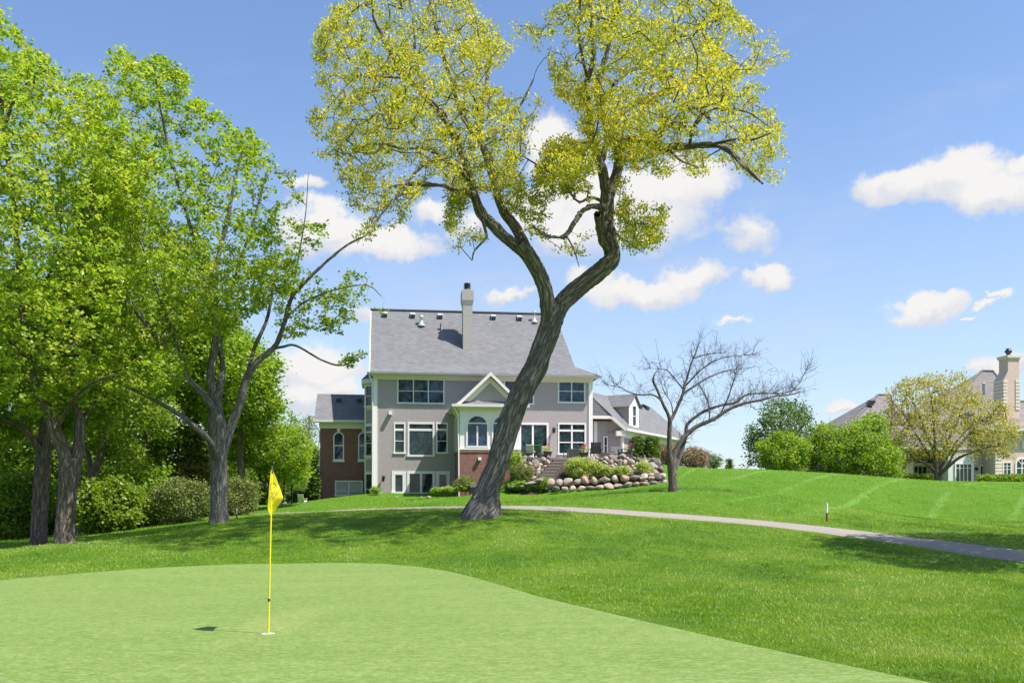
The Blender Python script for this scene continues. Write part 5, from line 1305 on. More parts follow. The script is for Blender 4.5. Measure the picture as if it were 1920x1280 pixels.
MAPD = 36
maple_limbs = [
 (0.0, [(411, 983, 21), (411, 960, 18), (410, 920, 16.5), (410, 880, 16.5), (407, 840, 17.5), (407, 800, 18), (404, 765, 15), (402, 740, 12)]),
 (-2.5, [(398, 770, 9.5), (391, 754, 8.5), (375, 733, 8), (352, 711, 7.5), (334, 690, 6.5), (317, 664, 6), (282, 617, 5), (254, 582, 4.2), (225, 545, 3), (190, 505, 2), (160, 470, 1.3)]),
 (-3.4, [(409, 868, 6), (400, 842, 6.5), (391, 824, 6), (352, 789, 5.2), (324, 769, 4.2), (274, 742, 3.6), (215, 713, 2.4), (175, 690, 1.5)]),
 (0.8, [(400, 748, 9), (395, 703, 8.5), (403, 648, 7.5), (407, 601, 7), (403, 551, 6), (405, 500, 5), (425, 420, 4), (440, 340, 3), (458, 270, 2)]),
 (-1.0, [(405, 610, 5), (393, 560, 4), (372, 480, 3.4), (350, 400, 3), (322, 300, 2.4), (300, 200, 1.6), (290, 130, 1)]),
 (2.2, [(408, 745, 8), (418, 690, 5.5), (412, 640, 5), (430, 560, 4), (450, 490, 3), (480, 400, 2.2), (500, 320, 1.4)]),
 (-2.2, [(352, 711, 4), (330, 640, 3.4), (300, 560, 3), (270, 470, 2.4), (240, 380, 1.8), (225, 280, 1.2)]),
 (1.5, [(411, 885, 8), (418, 850, 9), (426, 822, 9.5), (434, 797, 9), (450, 754, 8), (461, 711, 7.5), (474, 690, 6.5), (489, 672, 6), (516, 648, 5), (532, 609, 4.4), (547, 559, 3.8), (578, 523, 3), (602, 500, 2.6), (650, 460, 2), (690, 440, 1.2)]),
 (0.8, [(506, 655, 3.2), (530, 650, 2.8), (555, 648, 2.4), (606, 676, 2), (645, 684, 1.5), (688, 660, .9)]),
 (1.8, [(531, 600, 2.8), (550, 583, 2.4), (571, 566, 2.2), (629, 543, 1.7), (688, 535, 1.2), (715, 555, .7)]),
 (1.3, [(533, 605, 2.6), (545, 560, 2.2), (560, 480, 1.6), (573, 400, 1), (578, 325, .5)]),
 (2.6, [(461, 711, 5.2), (478, 650, 4), (500, 600, 3), (512, 540, 2.2), (525, 470, 1.4)]),
]
C1 = [(192, 128), (230, 95), (258, 93), (300, 108), (328, 135), (345, 190), (380, 200), (400, 198), (425, 222), (450, 232), (476, 212), (498, 262), (520, 300), (543, 320), (520, 345), (555, 395), (562, 440), (530, 490),
      (522, 550), (495, 590), (470, 620), (430, 650), (330, 640), (270, 660), (200, 700), (150, 660), (140, 500), (150, 330), (185, 250)]
C2 = [(540, 450), (560, 425), (590, 420), (615, 432), (600, 470), (590, 500), (615, 545), (655, 520), (692, 512), (725, 560), (715, 585), (660, 570), (640, 600), (650, 640), (600, 622), (560, 640), (520, 610), (520, 560)]
C3 = [(628, 690), (650, 672), (690, 655), (685, 672), (655, 690)]
C4 = [(150, 640), (320, 640), (360, 700), (300, 745), (200, 740), (150, 700)]
make_tree('maple_tree', 'grey-trunked maple alone at the lawn edge with spreading limbs, nearest the flag', 'tree', (411, 980, MAPD), maple_limbs,
          [(C1, 2500, 5.0, -.3), (C2, 190, 1.5, 1.6), (C3, 14, .5, .8), (C4, 260, 3.0, -2)],
          M['bark_maple'], M['leaf_maple'], .14, 16, .20, tint_bias=.06, rs=.9, amp=.022, detail=60, gap=.47, gapscale=.7, upb=.9, aspect=.8, flare=(.4, .5), tip_r=.005, step=.32)
# big double-trunk maple on the left
make_tree('maple_tree', 'thick brown trunk forking low at the left wood edge', 'tree', (119, 1016, 33),
          [(0, [(119, 1022, 21), (121, 990, 17.5), (124, 950, 16.5), (128, 905, 17.5), (131, 875, 20), (130, 860, 18)]),
           (-1.0, [(128, 880, 13), (118, 840, 12.5), (104, 812, 12), (90, 770, 11), (72, 735, 9.5), (54, 681, 8), (45, 600, 7), (35, 480, 5.5), (20, 340, 4.5), (8, 240, 3.6), (0, 160, 2.5)]),
           (1.2, [(136, 880, 12), (146, 845, 11.5), (149, 810, 10.5), (146, 770, 9.5), (140, 690, 8), (150, 600, 6.5), (165, 500, 5), (170, 400, 3.5), (175, 300, 2)]),
           (-1.5, [(8, 240, 3), (30, 180, 2.6), (60, 150, 2), (90, 130, 1.4)]),
           (-3.2, [(60, 690, 5), (20, 640, 4), (-40, 600, 3), (-90, 560, 2)]),
           (-2.5, [(45, 600, 4), (90, 520, 3.2), (120, 460, 2.4), (150, 420, 1.5)]),
           (-3.0, [(104, 812, 4), (130, 760, 3), (170, 720, 2.4), (220, 700, 1.6)]),
           (3.0, [(149, 800, 5), (185, 740, 4), (230, 690, 3), (280, 650, 2)])],
          [([(-120, 60), (-40, 10), (0, 22), (38, 52), (70, 88), (120, 100), (128, 135), (160, 150), (165, 185), (200, 215), (240, 260), (260, 420), (250, 560), (200, 700), (120, 760), (0, 780), (-120, 740)], 2900, 5.0, -.3)],
          M['bark_dark'], M['leaf_maple'], .155, 15, .24, rs=.92, amp=.03, detail=60, gap=.40, gapscale=.7, upb=.9, aspect=.8, flare=(.35, .5), tip_r=.005, step=.34, tint_bias=.09)
make_tree('maple_tree', 'straight brown trunk left of the forked one at the wood edge', 'tree', (72, 1026, 36),
          [(0, [(72, 1030, 16), (73, 985, 14), (76, 930, 13), (78, 890, 13.5), (81, 850, 13), (84, 800, 10), (82, 740, 8), (100, 640, 6), (120, 540, 4)]),
           (-1.5, [(78, 860, 7), (62, 825, 6), (40, 800, 5), (15, 790, 4), (-20, 780, 3)]),
           (2.0, [(82, 850, 6), (105, 830, 4.5), (120, 790, 3.5), (150, 760, 2.5)])],
          [([(-60, 560), (60, 520), (200, 560), (230, 680), (210, 790), (120, 800), (20, 830), (-80, 800)], 1500, 4, 1.5)],
          M['bark_dark'], M['leaf_wood'], .17, 13, .42, amp=.03, detail=56, gap=.40, upb=.9, aspect=.8, flare=(.3, .5), step=.36)
# trees of the wood behind
make_tree('maple_tree', 'dark slanting trunk between the forked maple and the shrubs', 'tree', (145, 985, 46),
          [(0, [(148, 990, 9), (150, 955, 8.5), (166, 915, 8), (178, 880, 7.5), (190, 850, 6.5), (196, 800, 5.5), (205, 720, 4), (215, 640, 2.5)]),
           (1.0, [(170, 905, 6), (168, 870, 5), (160, 820, 4), (150, 750, 3)])],
          [([(60, 560), (160, 520), (300, 560), (340, 680), (320, 800), (230, 860), (130, 830), (60, 760)], 1500, 4.5, 1.0)],
          M['bark_dark'], M['leaf_wood'], .2, 13, .5, amp=.0, detail=40, gap=.38, upb=.9, aspect=.8, flare=(.2, .4), step=.45)
make_tree('maple_tree', 'bright green maple crown between the grey trunk and the sky', 'tree', (455, 960, 58),
          [(0, [(455, 962, 8), (452, 880, 7), (450, 800, 6), (452, 740, 4.5), (450, 680, 3)]), (1, [(450, 800, 4), (480, 740, 3), (500, 700, 2)]), (-1, [(450, 780, 4), (420, 720, 3), (400, 670, 2)])],
          [([(330, 640), (400, 590), (450, 600), (492, 640), (520, 665), (526, 705), (515, 740), (528, 760), (500, 785), (440, 800), (380, 790), (340, 740)], 1500, 4.5, 0)],
          M['bark_dark'], M['leaf_lime'], .24, 14, .55, amp=0, detail=30, gap=.36, upb=.9, aspect=.8, flare=(.2, .4), step=.5)
make_tree('maple_tree', 'tall leafy maple behind, filling the gap between the two big crowns', 'tree', (270, 985, 58),
          [(0, [(270, 990, 9), (268, 880, 8), (270, 760, 7), (272, 640, 5), (270, 520, 3)]), (1, [(270, 760, 4), (320, 680, 3), (350, 600, 2)]), (-1, [(270, 720, 4), (220, 640, 3), (190, 560, 2)])],
          [([(120, 420), (200, 360), (300, 380), (370, 460), (400, 560), (400, 700), (360, 800), (250, 830), (160, 800), (110, 640)], 2200, 5, 1)],
          M['bark_dark'], M['leaf_wood'], .25, 13, .6, amp=0, detail=30, gap=.40, upb=.9, aspect=.8, flare=(.2, .4), step=.55)
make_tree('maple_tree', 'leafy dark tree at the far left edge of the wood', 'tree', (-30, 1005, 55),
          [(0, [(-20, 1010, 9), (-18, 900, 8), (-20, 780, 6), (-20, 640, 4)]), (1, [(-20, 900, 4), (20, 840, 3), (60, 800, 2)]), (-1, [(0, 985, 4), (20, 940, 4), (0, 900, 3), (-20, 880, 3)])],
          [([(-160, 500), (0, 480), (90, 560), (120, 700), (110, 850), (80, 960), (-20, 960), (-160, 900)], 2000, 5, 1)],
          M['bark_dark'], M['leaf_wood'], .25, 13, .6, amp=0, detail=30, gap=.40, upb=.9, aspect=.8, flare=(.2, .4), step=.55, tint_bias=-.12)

# understorey along the wood
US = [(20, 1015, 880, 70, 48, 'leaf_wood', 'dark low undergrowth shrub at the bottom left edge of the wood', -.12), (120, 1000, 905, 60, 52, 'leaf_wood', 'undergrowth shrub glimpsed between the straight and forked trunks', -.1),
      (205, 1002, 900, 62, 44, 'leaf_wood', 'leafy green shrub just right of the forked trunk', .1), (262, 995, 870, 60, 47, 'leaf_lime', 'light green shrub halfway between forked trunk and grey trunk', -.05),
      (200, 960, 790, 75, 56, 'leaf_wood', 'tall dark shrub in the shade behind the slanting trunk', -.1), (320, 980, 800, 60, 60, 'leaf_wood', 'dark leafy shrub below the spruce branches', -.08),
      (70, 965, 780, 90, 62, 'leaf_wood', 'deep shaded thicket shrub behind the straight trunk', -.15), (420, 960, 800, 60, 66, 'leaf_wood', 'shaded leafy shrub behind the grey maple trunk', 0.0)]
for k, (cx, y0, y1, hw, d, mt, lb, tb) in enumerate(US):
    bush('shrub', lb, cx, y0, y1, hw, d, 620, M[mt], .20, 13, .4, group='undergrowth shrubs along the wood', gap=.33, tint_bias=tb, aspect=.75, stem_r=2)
bush('shrub', 'broad grey-olive spreading shrub left of the grey maple trunk', 340, 984, 898, 58, 45, 620, M['leaf_olive'], .11, 16, .26, stems=12, gap=.36)
bush('shrub', 'grey-olive shrub right of the grey maple trunk, behind the stake', 440, 972, 893, 42, 50, 480, M['leaf_olive'], .11, 16, .26, stems=12, gap=.36)
# spruce
sp = thing('spruce_tree', 'yellow-brown spruce with drooping layered boughs left of the grey maple trunk', 'tree', G(366, 60))
def spruce(root, d, cx, ybase, ytop, hw, n_layers, mat, per, size, seed=3):
    rg = np.random.default_rng(seed); loc = np.array(root.location)
    top = P(cx, ytop, d).z - loc[2]; W = hw * d / FPX
    mb = MB(); mb.tube([(0, 0, -.1), (0, 0, top * .5), (0, 0, top)], [.2, .12, .02], 8)
    pts = []; 
    for l in range(n_layers):
        f = (l + .3) / n_layers; z = top * (.06 + .94 * f); rl = W * (1 - f) ** .85 + .15; nb_ = int(9 * (1 - f) + 5)
        for b in range(nb_):
            a = rg.uniform(0, 6.28); L = rl * rg.uniform(.75, 1.1); tip = np.array([math.cos(a) * L, math.sin(a) * L, z - L * .25])
            mb.bar((0, 0, z), tuple(tip), .03)
            m = int(max(4, L * 9))
            for q in range(m):
                t = (q + .5) / m; c = np.array([0, 0, z]) * (1 - t) + tip * t; c[2] -= .12 * math.sin(t * 3.1)
                pts.append(c + rg.normal(0, 1, 3) * [.16, .16, .05])
    mb.build('trunk', M['bark_simple'], root)
    C = np.array(pts); k = np.repeat(np.arange(len(C)), per); pos = C[k] + rg.normal(0, 1, (len(k), 3)) * [.14, .14, .07]
    leaves_mesh('crown', pos + loc, np.clip(.5 + rg.normal(0, .22, len(k)) + (vnoise(pos * .8) - .5) * .5, 0, 1), size, mat, root, loc, .8, .30, .6)
M['bark_simple'] = simple('plain_bark', (0.11, 0.085, 0.07), 0.9, 0.1, 0.3, 14, 0.5)
spruce(sp, 60, 366, 960, 722, 52, 17, M['leaf_spruce'], 9, .26)
sp2 = thing('spruce_tree', 'tiny dark conifer on the horizon in the gap right of the bare tree', 'tree', (P(1368, 880, 120).x, 120, float(gz([P(1368, 880, 120).x], [120])[0])))
spruce(sp2, 120, 1368, 880, 857, 11, 12, M['leaf_cedar'], 5, .4, 5)

# layered small tree with leaning stems behind the flag
make_tree('crabapple_tree', 'spreading small tree with leaning twin stems directly behind the yellow flag', 'tree', (516, 946, 60),
          [(0, [(514, 948, 3.2), (503, 925, 3), (488, 895, 2.6), (475, 865, 2.2), (462, 830, 1.5)]),
           (.5, [(514, 940, 2.6), (504, 905, 2.2), (493, 880, 1.8), (485, 840, 1.2)]),
           (-.6, [(516, 944, 2.6), (522, 900, 2.2), (530, 860, 1.8), (545, 820, 1.2)]),
           (.4, [(530, 940, 2), (534, 890, 1.8), (533, 850, 1.3), (560, 815, .9)])],
          [([(425, 800), (470, 780), (520, 795), (560, 800), (585, 830), (588, 850), (575, 870), (590, 890), (570, 915), (545, 900), (500, 885), (450, 880), (425, 850)], 900, 3.0, 0)],
          M['bark_dark'], M['leaf_lime'], .17, 16, .33, amp=0, detail=20, gap=.38, gapscale=1.2, upb=1.3, aspect=.75, flare=(.1, .3), step=.3, tcol=None)
make_tree('poplar_tree', 'thin sparse young tree against the sky left of the brick wing', 'tree', (577, 935, 85),
          [(0, [(577, 938, 2.5), (577, 870, 2), (579, 820, 1.5), (580, 780, .8)])],
          [([(572, 778), (582, 776), (592, 800), (596, 840), (598, 880), (590, 925), (565, 925), (560, 880), (563, 830)], 330, 2.0, 0)],
          M['bark_dark'], M['leaf_olive'], .2, 9, .4, amp=0, detail=16, gap=.38, upb=.5, flare=(.1, .3), step=.4, tint_bias=.25)
make_tree('poplar_tree', 'wispy young tree between the small crabapple and the sky gap', 'tree', (540, 940, 90),
          [(0, [(540, 942, 3), (541, 880, 2), (545, 800, 1.2), (548, 770, .8)])],
          [([(520, 790), (548, 765), (565, 800), (585, 840), (600, 860), (600, 930), (520, 930), (505, 860)], 600, 3, 0)],
          M['bark_dark'], M['leaf_lime'], .24, 10, .5, amp=0, detail=16, gap=.38, upb=.5, flare=(.1, .3), step=.4, tint_bias=-.05)
bush('arborvitae', 'narrow dark arborvitae spire beside the brick wing corner', 590, 930, 842, 8.5, 66, 420, M['leaf_cedar'], .14, 14, .12, stems=2,
     shape=[(583, 932), (580, 905), (584, 875), (588, 845), (591, 838), (594, 850), (597, 880), (600, 905), (598, 932)], gap=.1, cat='tree', tint_bias=-.1, stem_r=2)
for cx, y0, y1, hw, lb in [(556, 942, 918, 16, 'low dark garden shrub behind the white lawn chair'), (582, 938, 916, 14, 'low dark garden shrub at the foot of the arborvitae spire')]:
    bush('shrub', lb, cx, y0, y1, hw, 67, 200, M['leaf_cedar'], .13, 12, .2, gap=.25, group='dark shrubs at the brick corner')

# bare tree on the lawn
bl = [
 (0, [(1262, 924, 11), (1261, 905, 9.2), (1260, 880, 9), (1258, 862, 9)]),
 (-.5, [(1257, 870, 7), (1255, 845, 5.4), (1255, 815, 4.8), (1256, 790, 4.6), (1252, 775, 3.6), (1247, 765, 3.4), (1240, 750, 3), (1232, 730, 2.5), (1225, 714, 2.4), (1228, 700, 1), (1236, 690, .7)]),
 (-1.2, [(1241, 752, 2), (1232, 744, 1.9), (1220, 739, 1.8), (1200, 740, 1.5), (1180, 735, 1.2), (1165, 727, .9), (1140, 722, .5)]),
 (.6, [(1256, 790, 4), (1264, 776, 3.6), (1277, 747, 3.2), (1282, 732, 3), (1284, 720, 2.8), (1288, 710, 2.3), (1295, 685, 1.7), (1305, 660, 1.1), (1312, 640, .7)]),
 (1.2, [(1281, 738, 2.2), (1297, 727, 2), (1320, 712, 1.6), (1355, 697, 1.2), (1390, 690, .8)]),
 (.1, [(1286, 722, 2), (1305, 702, 1.6), (1320, 689, 1.3), (1350, 672, 1), (1380, 667, .7), (1410, 665, .5)]),
 (-.8, [(1280, 728, 1.6), (1265, 710, 1.3), (1252, 695, 1), (1240, 692, .7), (1220, 690, .5)]),
 (-.5, [(1300, 672, 1.2), (1325, 664, 1), (1350, 662, .7)]),
 (1.0, [(1260, 876, 7), (1266, 848, 5.5), (1276, 828, 5.2), (1288, 814, 5), (1305, 800, 4.6), (1330, 789, 4.2), (1345, 781, 3.8), (1367, 767, 3.1), (1395, 756, 2.7), (1430, 749, 2.1), (1455, 742, 1.6), (1480, 740, 1.1), (1500, 735, .6)]),
 (2.0, [(1263, 882, 6), (1272, 862, 4.6), (1278, 842, 4.2), (1286, 818, 3.4), (1287, 800, 3.6), (1297, 787, 3.2), (1320, 771, 3), (1350, 760, 2.6), (1380, 754, 2.2), (1400, 740, 1.8), (1430, 737, 1.4), (1465, 737, .9), (1500, 728, .5)]),
 (1.6, [(1330, 788, 1.8), (1330, 765, 1.5), (1322, 740, 1.2), (1310, 720, .8)]),
 (.4, [(1350, 778, 1.6), (1365, 745, 1.3), (1375, 715, .9), (1382, 690, .5)]),
 (.4, [(1262, 778, 1.4), (1258, 755, 1.1), (1246, 735, .8), (1240, 720, .5)]),
 (1.0, [(1480, 740, .8), (1500, 715, .6), (1516, 683, .35)]),
]
make_tree('bare_tree', 'leafless crooked fruit tree leaning right on the open lawn', 'tree', (1262, 921, 46), bl,
          [([(1150, 730), (1185, 690), (1215, 665), (1260, 680), (1290, 640), (1340, 640), (1400, 650), (1430, 665), (1480, 690), (1515, 700), (1520, 740), (1480, 752), (1420, 770), (1370, 780), (1330, 770), (1280, 760), (1225, 740), (1180, 745)], 600, 2.2, .4)],
          M['bark_grey'], None, amp=.012, detail=90, gap=.30, gapscale=1.5, tip_r=.0052, step=.16, flare=(.25, .3), rs=.88, shoots=540, wob=.12, twig_exp=2.6)

# trees and shrubs on the right
make_tree('alder_tree', 'loose grey-green tree right of the bare tree on the crest', 'tree', (1462, 885, 78),
          [(0, [(1462, 888, 5), (1462, 850, 4), (1463, 810, 3), (1465, 770, 1.6)]), (.8, [(1462, 870, 3), (1430, 830, 2), (1410, 810, 1.2)]), (-.8, [(1463, 850, 3), (1495, 810, 2), (1510, 790, 1)])],
          [([(1390, 880), (1392, 850), (1403, 835), (1398, 805), (1405, 790), (1425, 800), (1425, 770), (1440, 755), (1470, 745), (1500, 750), (1520, 775), (1530, 800), (1532, 850), (1535, 884)], 950, 3, 0)],
          M['bark_dark'], M['leaf_blue'], .22, 11, .42, amp=0, detail=20, gap=.40, upb=.6, flare=(.1, .3), step=.4)
bush('shrub', 'yellow-green rounded shrub in front of the loose grey-green tree', 1470, 884, 812, 48, 73, 620, M['leaf_lime'], .18, 15, .34, gap=.33, tint_bias=.05)
bush('shrub', 'large bright green dense shrub left of the beige house', 1600, 893, 782, 76, 76, 1500, M['leaf_lime'], .20, 15, .4, stems=12, gap=.30, shape=[(1526, 885), (1522, 850), (1535, 820), (1530, 800), (1550, 790), (1580, 795), (1600, 780), (1628, 776), (1645, 785), (1655, 810), (1668, 830), (1672, 850), (1688, 870), (1680, 893), (1600, 896)])
make_tree('yellow_tree', 'broad multi-stemmed tree in yellow bud before the beige house', 'tree', (1757, 899, 86),
          [(0, [(1757, 902, 6), (1756, 890, 4.6), (1755, 878, 4.2), (1754, 850, 3), (1752, 820, 2.4), (1750, 780, 1.6), (1745, 740, .9)]),
           (-1.5, [(1755, 884, 3), (1735, 868, 2.4), (1715, 860, 1.6), (1700, 845, 1.1), (1680, 835, .7)]),
           (-1, [(1755, 870, 3), (1735, 840, 2.2), (1715, 810, 1.6), (1690, 770, 1)]),
           (1, [(1755, 862, 2.6), (1740, 820, 2), (1715, 760, 1.4), (1695, 730, .8)]),
           (1.4, [(1756, 872, 2.8), (1775, 830, 2.2), (1795, 790, 1.6), (1815, 740, 1)]),
           (-1.8, [(1759, 892, 4), (1775, 877, 3.4), (1795, 860, 2.8), (1820, 848, 2), (1850, 838, 1.4), (1880, 835, .8)]),
           (.6, [(1775, 876, 2.8), (1795, 840, 2), (1830, 800, 1.5), (1865, 770, .9)]),
           (-.8, [(1760, 882, 2.6), (1780, 850, 2), (1800, 820, 1.4), (1840, 780, .9)])],
          [([(1663, 850), (1662, 800), (1668, 770), (1675, 740), (1690, 712), (1720, 705), (1750, 698), (1785, 700), (1810, 710), (1835, 725), (1862, 745), (1885, 762), (1902, 790), (1908, 820), (1900, 850), (1880, 862), (1850, 850), (1800, 850), (1770, 865), (1730, 858), (1700, 868)], 1500, 4.5, 0)],
          M['bark_dark'], M['leaf_yellow'], .20, 11, .42, amp=0, detail=24, gap=.36, gapscale=.8, upb=.4, flare=(.3, .4), step=.42, tip_r=.014, twig_exp=2.5)
for cx, y0, y1, hw, lb, mt in [(1256, 876, 836, 24, 'reddish low shrub between the hedge and the bare trunk', 'leaf_pink'), (1300, 877, 840, 30, 'pink blossoming shrub right of the bare trunk', 'leaf_pink')]:
    bush('shrub', lb, cx, y0, y1, hw, 71, 430, M[mt], .12, 14, .26, gap=.3, group='pink shrubs before the garage wing')
bush('shrub', 'wispy grey-green shrub at the end of the pink shrubs', 1338, 878, 852, 16, 75, 150, M['leaf_blue'], .13, 9, .22, gap=.35)
for cx in (1194, 1223):
    o = bush('arborvitae', 'clipped green arborvitae, ' + ('left one of the pair beside the patio chairs' if cx == 1194 else 'right one of the pair, next to the pink shrubs'), cx, 868, 819, 13.5, 66, 900, M['leaf_cedar'], .10, 16, .09, stems=2,
             shape=[(cx - 13, 868), (cx - 14, 845), (cx - 13, 824), (cx - 9, 819), (cx + 8, 818), (cx + 13, 823), (cx + 13.5, 845), (cx + 13, 868)], gap=.05, cat='hedge plant', hd=.52, group='clipped arborvitae pair', tint_bias=.12)
for x0_, x1_, d, lb in [(1690, 1752, 90, 'low clipped hedge left of the yellow tree trunk'), (1834, 1960, 90, 'low clipped hedge at the right under the beige house')]:
    cx = (x0_ + x1_) / 2
    bush('hedge', lb, cx, 908, 889.5 if x0_ < 1800 else 890, (x1_ - x0_) / 2, d, 900, M['leaf_lime'], .15, 12, .18, shape=[(x0_, 908), (x0_ + 2, 890), (cx, 889), (x1_ - 2, 890.5), (x1_, 908)], gap=.1, cat='hedge', hd=.8, tint_bias=-.15, group='low hedges before the beige house')
# leafy tree standing just right of the view, whose shade lies over the path
make_tree('maple_tree', 'leafy maple standing just beyond the right edge, shading the path', 'tree', (2200, 1075, 25),
          [(0, [(2200, 1080, 20), (2200, 950, 17), (2205, 750, 15), (2210, 500, 10), (2220, 300, 6)]), (-2, [(2205, 700, 10), (2130, 560, 7), (2060, 420, 4)]), (2, [(2205, 650, 10), (2300, 480, 7), (2380, 350, 4)])],
          [([(2005, 560), (2000, 350), (2080, 180), (2230, 80), (2400, 150), (2480, 350), (2450, 600), (2300, 700), (2100, 660)], 1500, 5.0, .5)],
          M['bark_maple'], M['leaf_maple'], .2, 12, .4, amp=.02, detail=40, gap=.44, upb=.9, aspect=.8, step=.4)
# more of the wood, farther off
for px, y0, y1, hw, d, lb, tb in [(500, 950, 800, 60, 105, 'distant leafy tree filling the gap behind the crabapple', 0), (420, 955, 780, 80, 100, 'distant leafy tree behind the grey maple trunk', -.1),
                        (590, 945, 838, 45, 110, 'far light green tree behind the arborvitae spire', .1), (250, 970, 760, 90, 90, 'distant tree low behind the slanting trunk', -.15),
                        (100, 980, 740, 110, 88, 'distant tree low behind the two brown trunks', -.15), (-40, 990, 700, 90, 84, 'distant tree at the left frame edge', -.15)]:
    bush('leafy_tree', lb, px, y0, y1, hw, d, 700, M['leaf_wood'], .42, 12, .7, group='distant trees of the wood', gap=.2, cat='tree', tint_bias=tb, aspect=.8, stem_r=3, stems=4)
# ------------------------------------------------------------------ beige house at the right
BF = Frame((P(1800, 898, 95).x, 95.0, 3.9), math.radians(9))
bh = thing('beige_house', 'large beige stucco house with grey-tan hipped roofs and quoined chimney', 'house', BF.o, BF.r)
B = BF
def bx(mb, x0, y0, x1, y1, v0, v1):
    u0, u1, z0_, z1_ = B.rect(x0, y0, x1, y1, v0); mb.box(u0, u1, v0, v1, z0_, z1_); return u0, u1, z0_, z1_
mb = MB(); bx(mb, 1672, 862, 1712, 915, 3.0, 14); bx(mb, 1706, 845, 1776, 915, 5.0, 14); mb.build('wall', M['stucco_beige'], bh, label='low beige left wall, part lit')
mb = MB(); bx(mb, 1776, 830, 1866, 915, 2.0, 14); bx(mb, 1866, 790, 1990, 915, 0.0, 14); mb.build('wall', M['stucco_beige'], bh)
# quoins
for x0, x1, ya, v in ((1825, 1834, 840, 1.9), (1866, 1880, 812, -.12)):
    y = ya
    while y < 912:
        mb = MB(); bx(mb, x0, y, x1, y + 5.4, v - .02, v + .3); mb.build('quoin', M['quoin'], bh, bevel=.03); y += 6.6
def bwin(x0, y0, x1, y1, v, cols=(), rows=(.5,), **k):
    u0, u1, a, b = B.rect(x0, y0, x1, y1, v); return window(bh, u0, u1, a, b, v - .08, cols, rows, **k)
bwin(1712, 873, 1738, 892, 5.0, (.33, .66), ()); bwin(1742, 873, 1762, 892, 5.0, (.5,), ())
bwin(1880, 866, 1895, 893, 0, (.5,), (.5, .75)); bwin(1836, 872, 1843, 892, 2.0, (), ())
mb = MB(); bx(mb, 1778, 848, 1826, 912, 1.2, 2.2); mb.build('bay_wall', M['gutter'], bh)
bwin(1790, 868, 1822, 908, 1.2, (.25, .5, .75), (.8,), fw=.1)
u0, u1, a, b = B.rect(1903, 857, 1928, 902, 0); arched(bh, u0, u1, a, b, 0, (.55,), (.5,), fw=.16, gl='glass')
u0, u1, a, b = B.rect(1903, 857, 1928, 902, 0); mb = MB(); cu = (u0 + u1) / 2; rr = (u1 - u0) / 2
for k in range(1, 4): an = math.pi * k / 4; mb.bar((cu, -.06, b - rr), (cu + math.cos(an) * rr * .95, -.06, b - rr + math.sin(an) * rr * .95), .06)
mb.build('fanlight_bars', M['white'], bh)
u0, u1, a, b = B.rect(1915, 826, 1921, 841, 0); mb = MB(); mb.box(u0, u1, -.12, 0, a, b); mb.build('niche_frame', M['quoin'], bh)
sconce(B, bh, 1829, 880, 1.85)
# roofs: hips given by eave rectangle and ridge
def hip(x0, x1, ye, xr0, xr1, yr, v0, v1, label=None, mat='roof_tan'):
    vm = (v0 + v1) / 2; u0, ze_ = B.at(x0, ye, v0); u1, _ = B.at(x1, ye, v0); r0, zr_ = B.at(xr0, yr, vm); r1, _ = B.at(xr1, yr, vm)
    mb = MB(); mb.add([(u0, v0, ze_), (u1, v0, ze_), (u1, v1, ze_), (u0, v1, ze_), (r0, vm, zr_), (r1, vm, zr_)], [(0, 1, 5, 4), (1, 2, 5), (2, 3, 4, 5), (3, 0, 4), (3, 2, 1, 0)])
    o = mb.build('roof', M[mat], bh, label=label)
    mb = MB(); mb.bar((r0, vm, zr_ + .04), (r1, vm, zr_ + .04), .3, .1)
    for a_, r_ in (((u0, v0), r0), ((u1, v0), r1)): mb.bar((a_[0], a_[1], ze_ + .03), (r_, vm, zr_ + .03), .28, .09)
    mb.build('hip_cap', M[mat], o)
    mb = MB(); mb.box(u0 + .25, u1 - .25, v0 + .2, v0 + .35, ze_ - .28, ze_ - .01); mb.box(u0, u1, v0 - .1, v0, ze_ - .16, ze_ + .02); mb.build('gutter', M['gutter'], o)
    return u0, u1, ze_, zr_
hip(1570, 1735, 822, 1646, 1665, 740, 2.2, 13.5, 'left steep hipped roof')
hip(1690, 1990, 838, 1841, 1862, 695, 1.6, 15.0, 'tall main hipped roof behind the yellow tree')
hip(1700, 1790, 868, 1725, 1765, 842, 4.4, 9.0, 'low roof over the recessed windows')
hip(1856, 2100, 803, 1900, 2040, 752, -.6, 9.0, 'front hipped roof at the frame edge')
mb = MB(); bx(mb, 1574, 822, 1700, 915, 3.0, 13); mb.build('wall', M['stucco_beige'], bh)
u, z = B.at(1846, 745, 6.5); 
# chimney
cv = 1.2
mb = MB(); u0, u1, a, b = B.rect(1882, 712, 1912, 815, cv); mb.box(u0, u1, cv, cv + 1.6, a, b)
v0_, v1_, c, d = B.rect(1890, 670, 1911, 712, cv); mb.box(v0_, v1_ , cv, cv + 1.4, c, d)
mb.add([(u0, cv, b), (v0_, cv, b + .9), (v0_, cv + 1.4, b + .9), (u0, cv + 1.6, b)], [(0, 1, 2, 3)]); mb.add([(u0, cv, b), (v0_, cv, b + .9), (v0_, cv, b)], [(0, 1, 2)])
cho = mb.build('chimney', M['stucco_beige'], bh)
mb = MB(); mb.box(v0_ - .15, v1_ + .15, cv - .15, cv + 1.55, d, d + .22); mb.box(v0_ - .08, v1_ + .08, cv - .08, cv + 1.48, d - .15, d); mb.build('chimney_cap', M['quoin'], cho)
mb = MB(); cu = (v0_ + v1_) / 2; mb.lathe([(.30, 0), (.20, .15), (.20, .3), (.34, .42), (.34, .62), (.18, .66), (.24, .8), (.05, .84)], (cu, cv + .8, d + .22), 12); mb.build('flue_cap', M['black'], cho)
y = 712
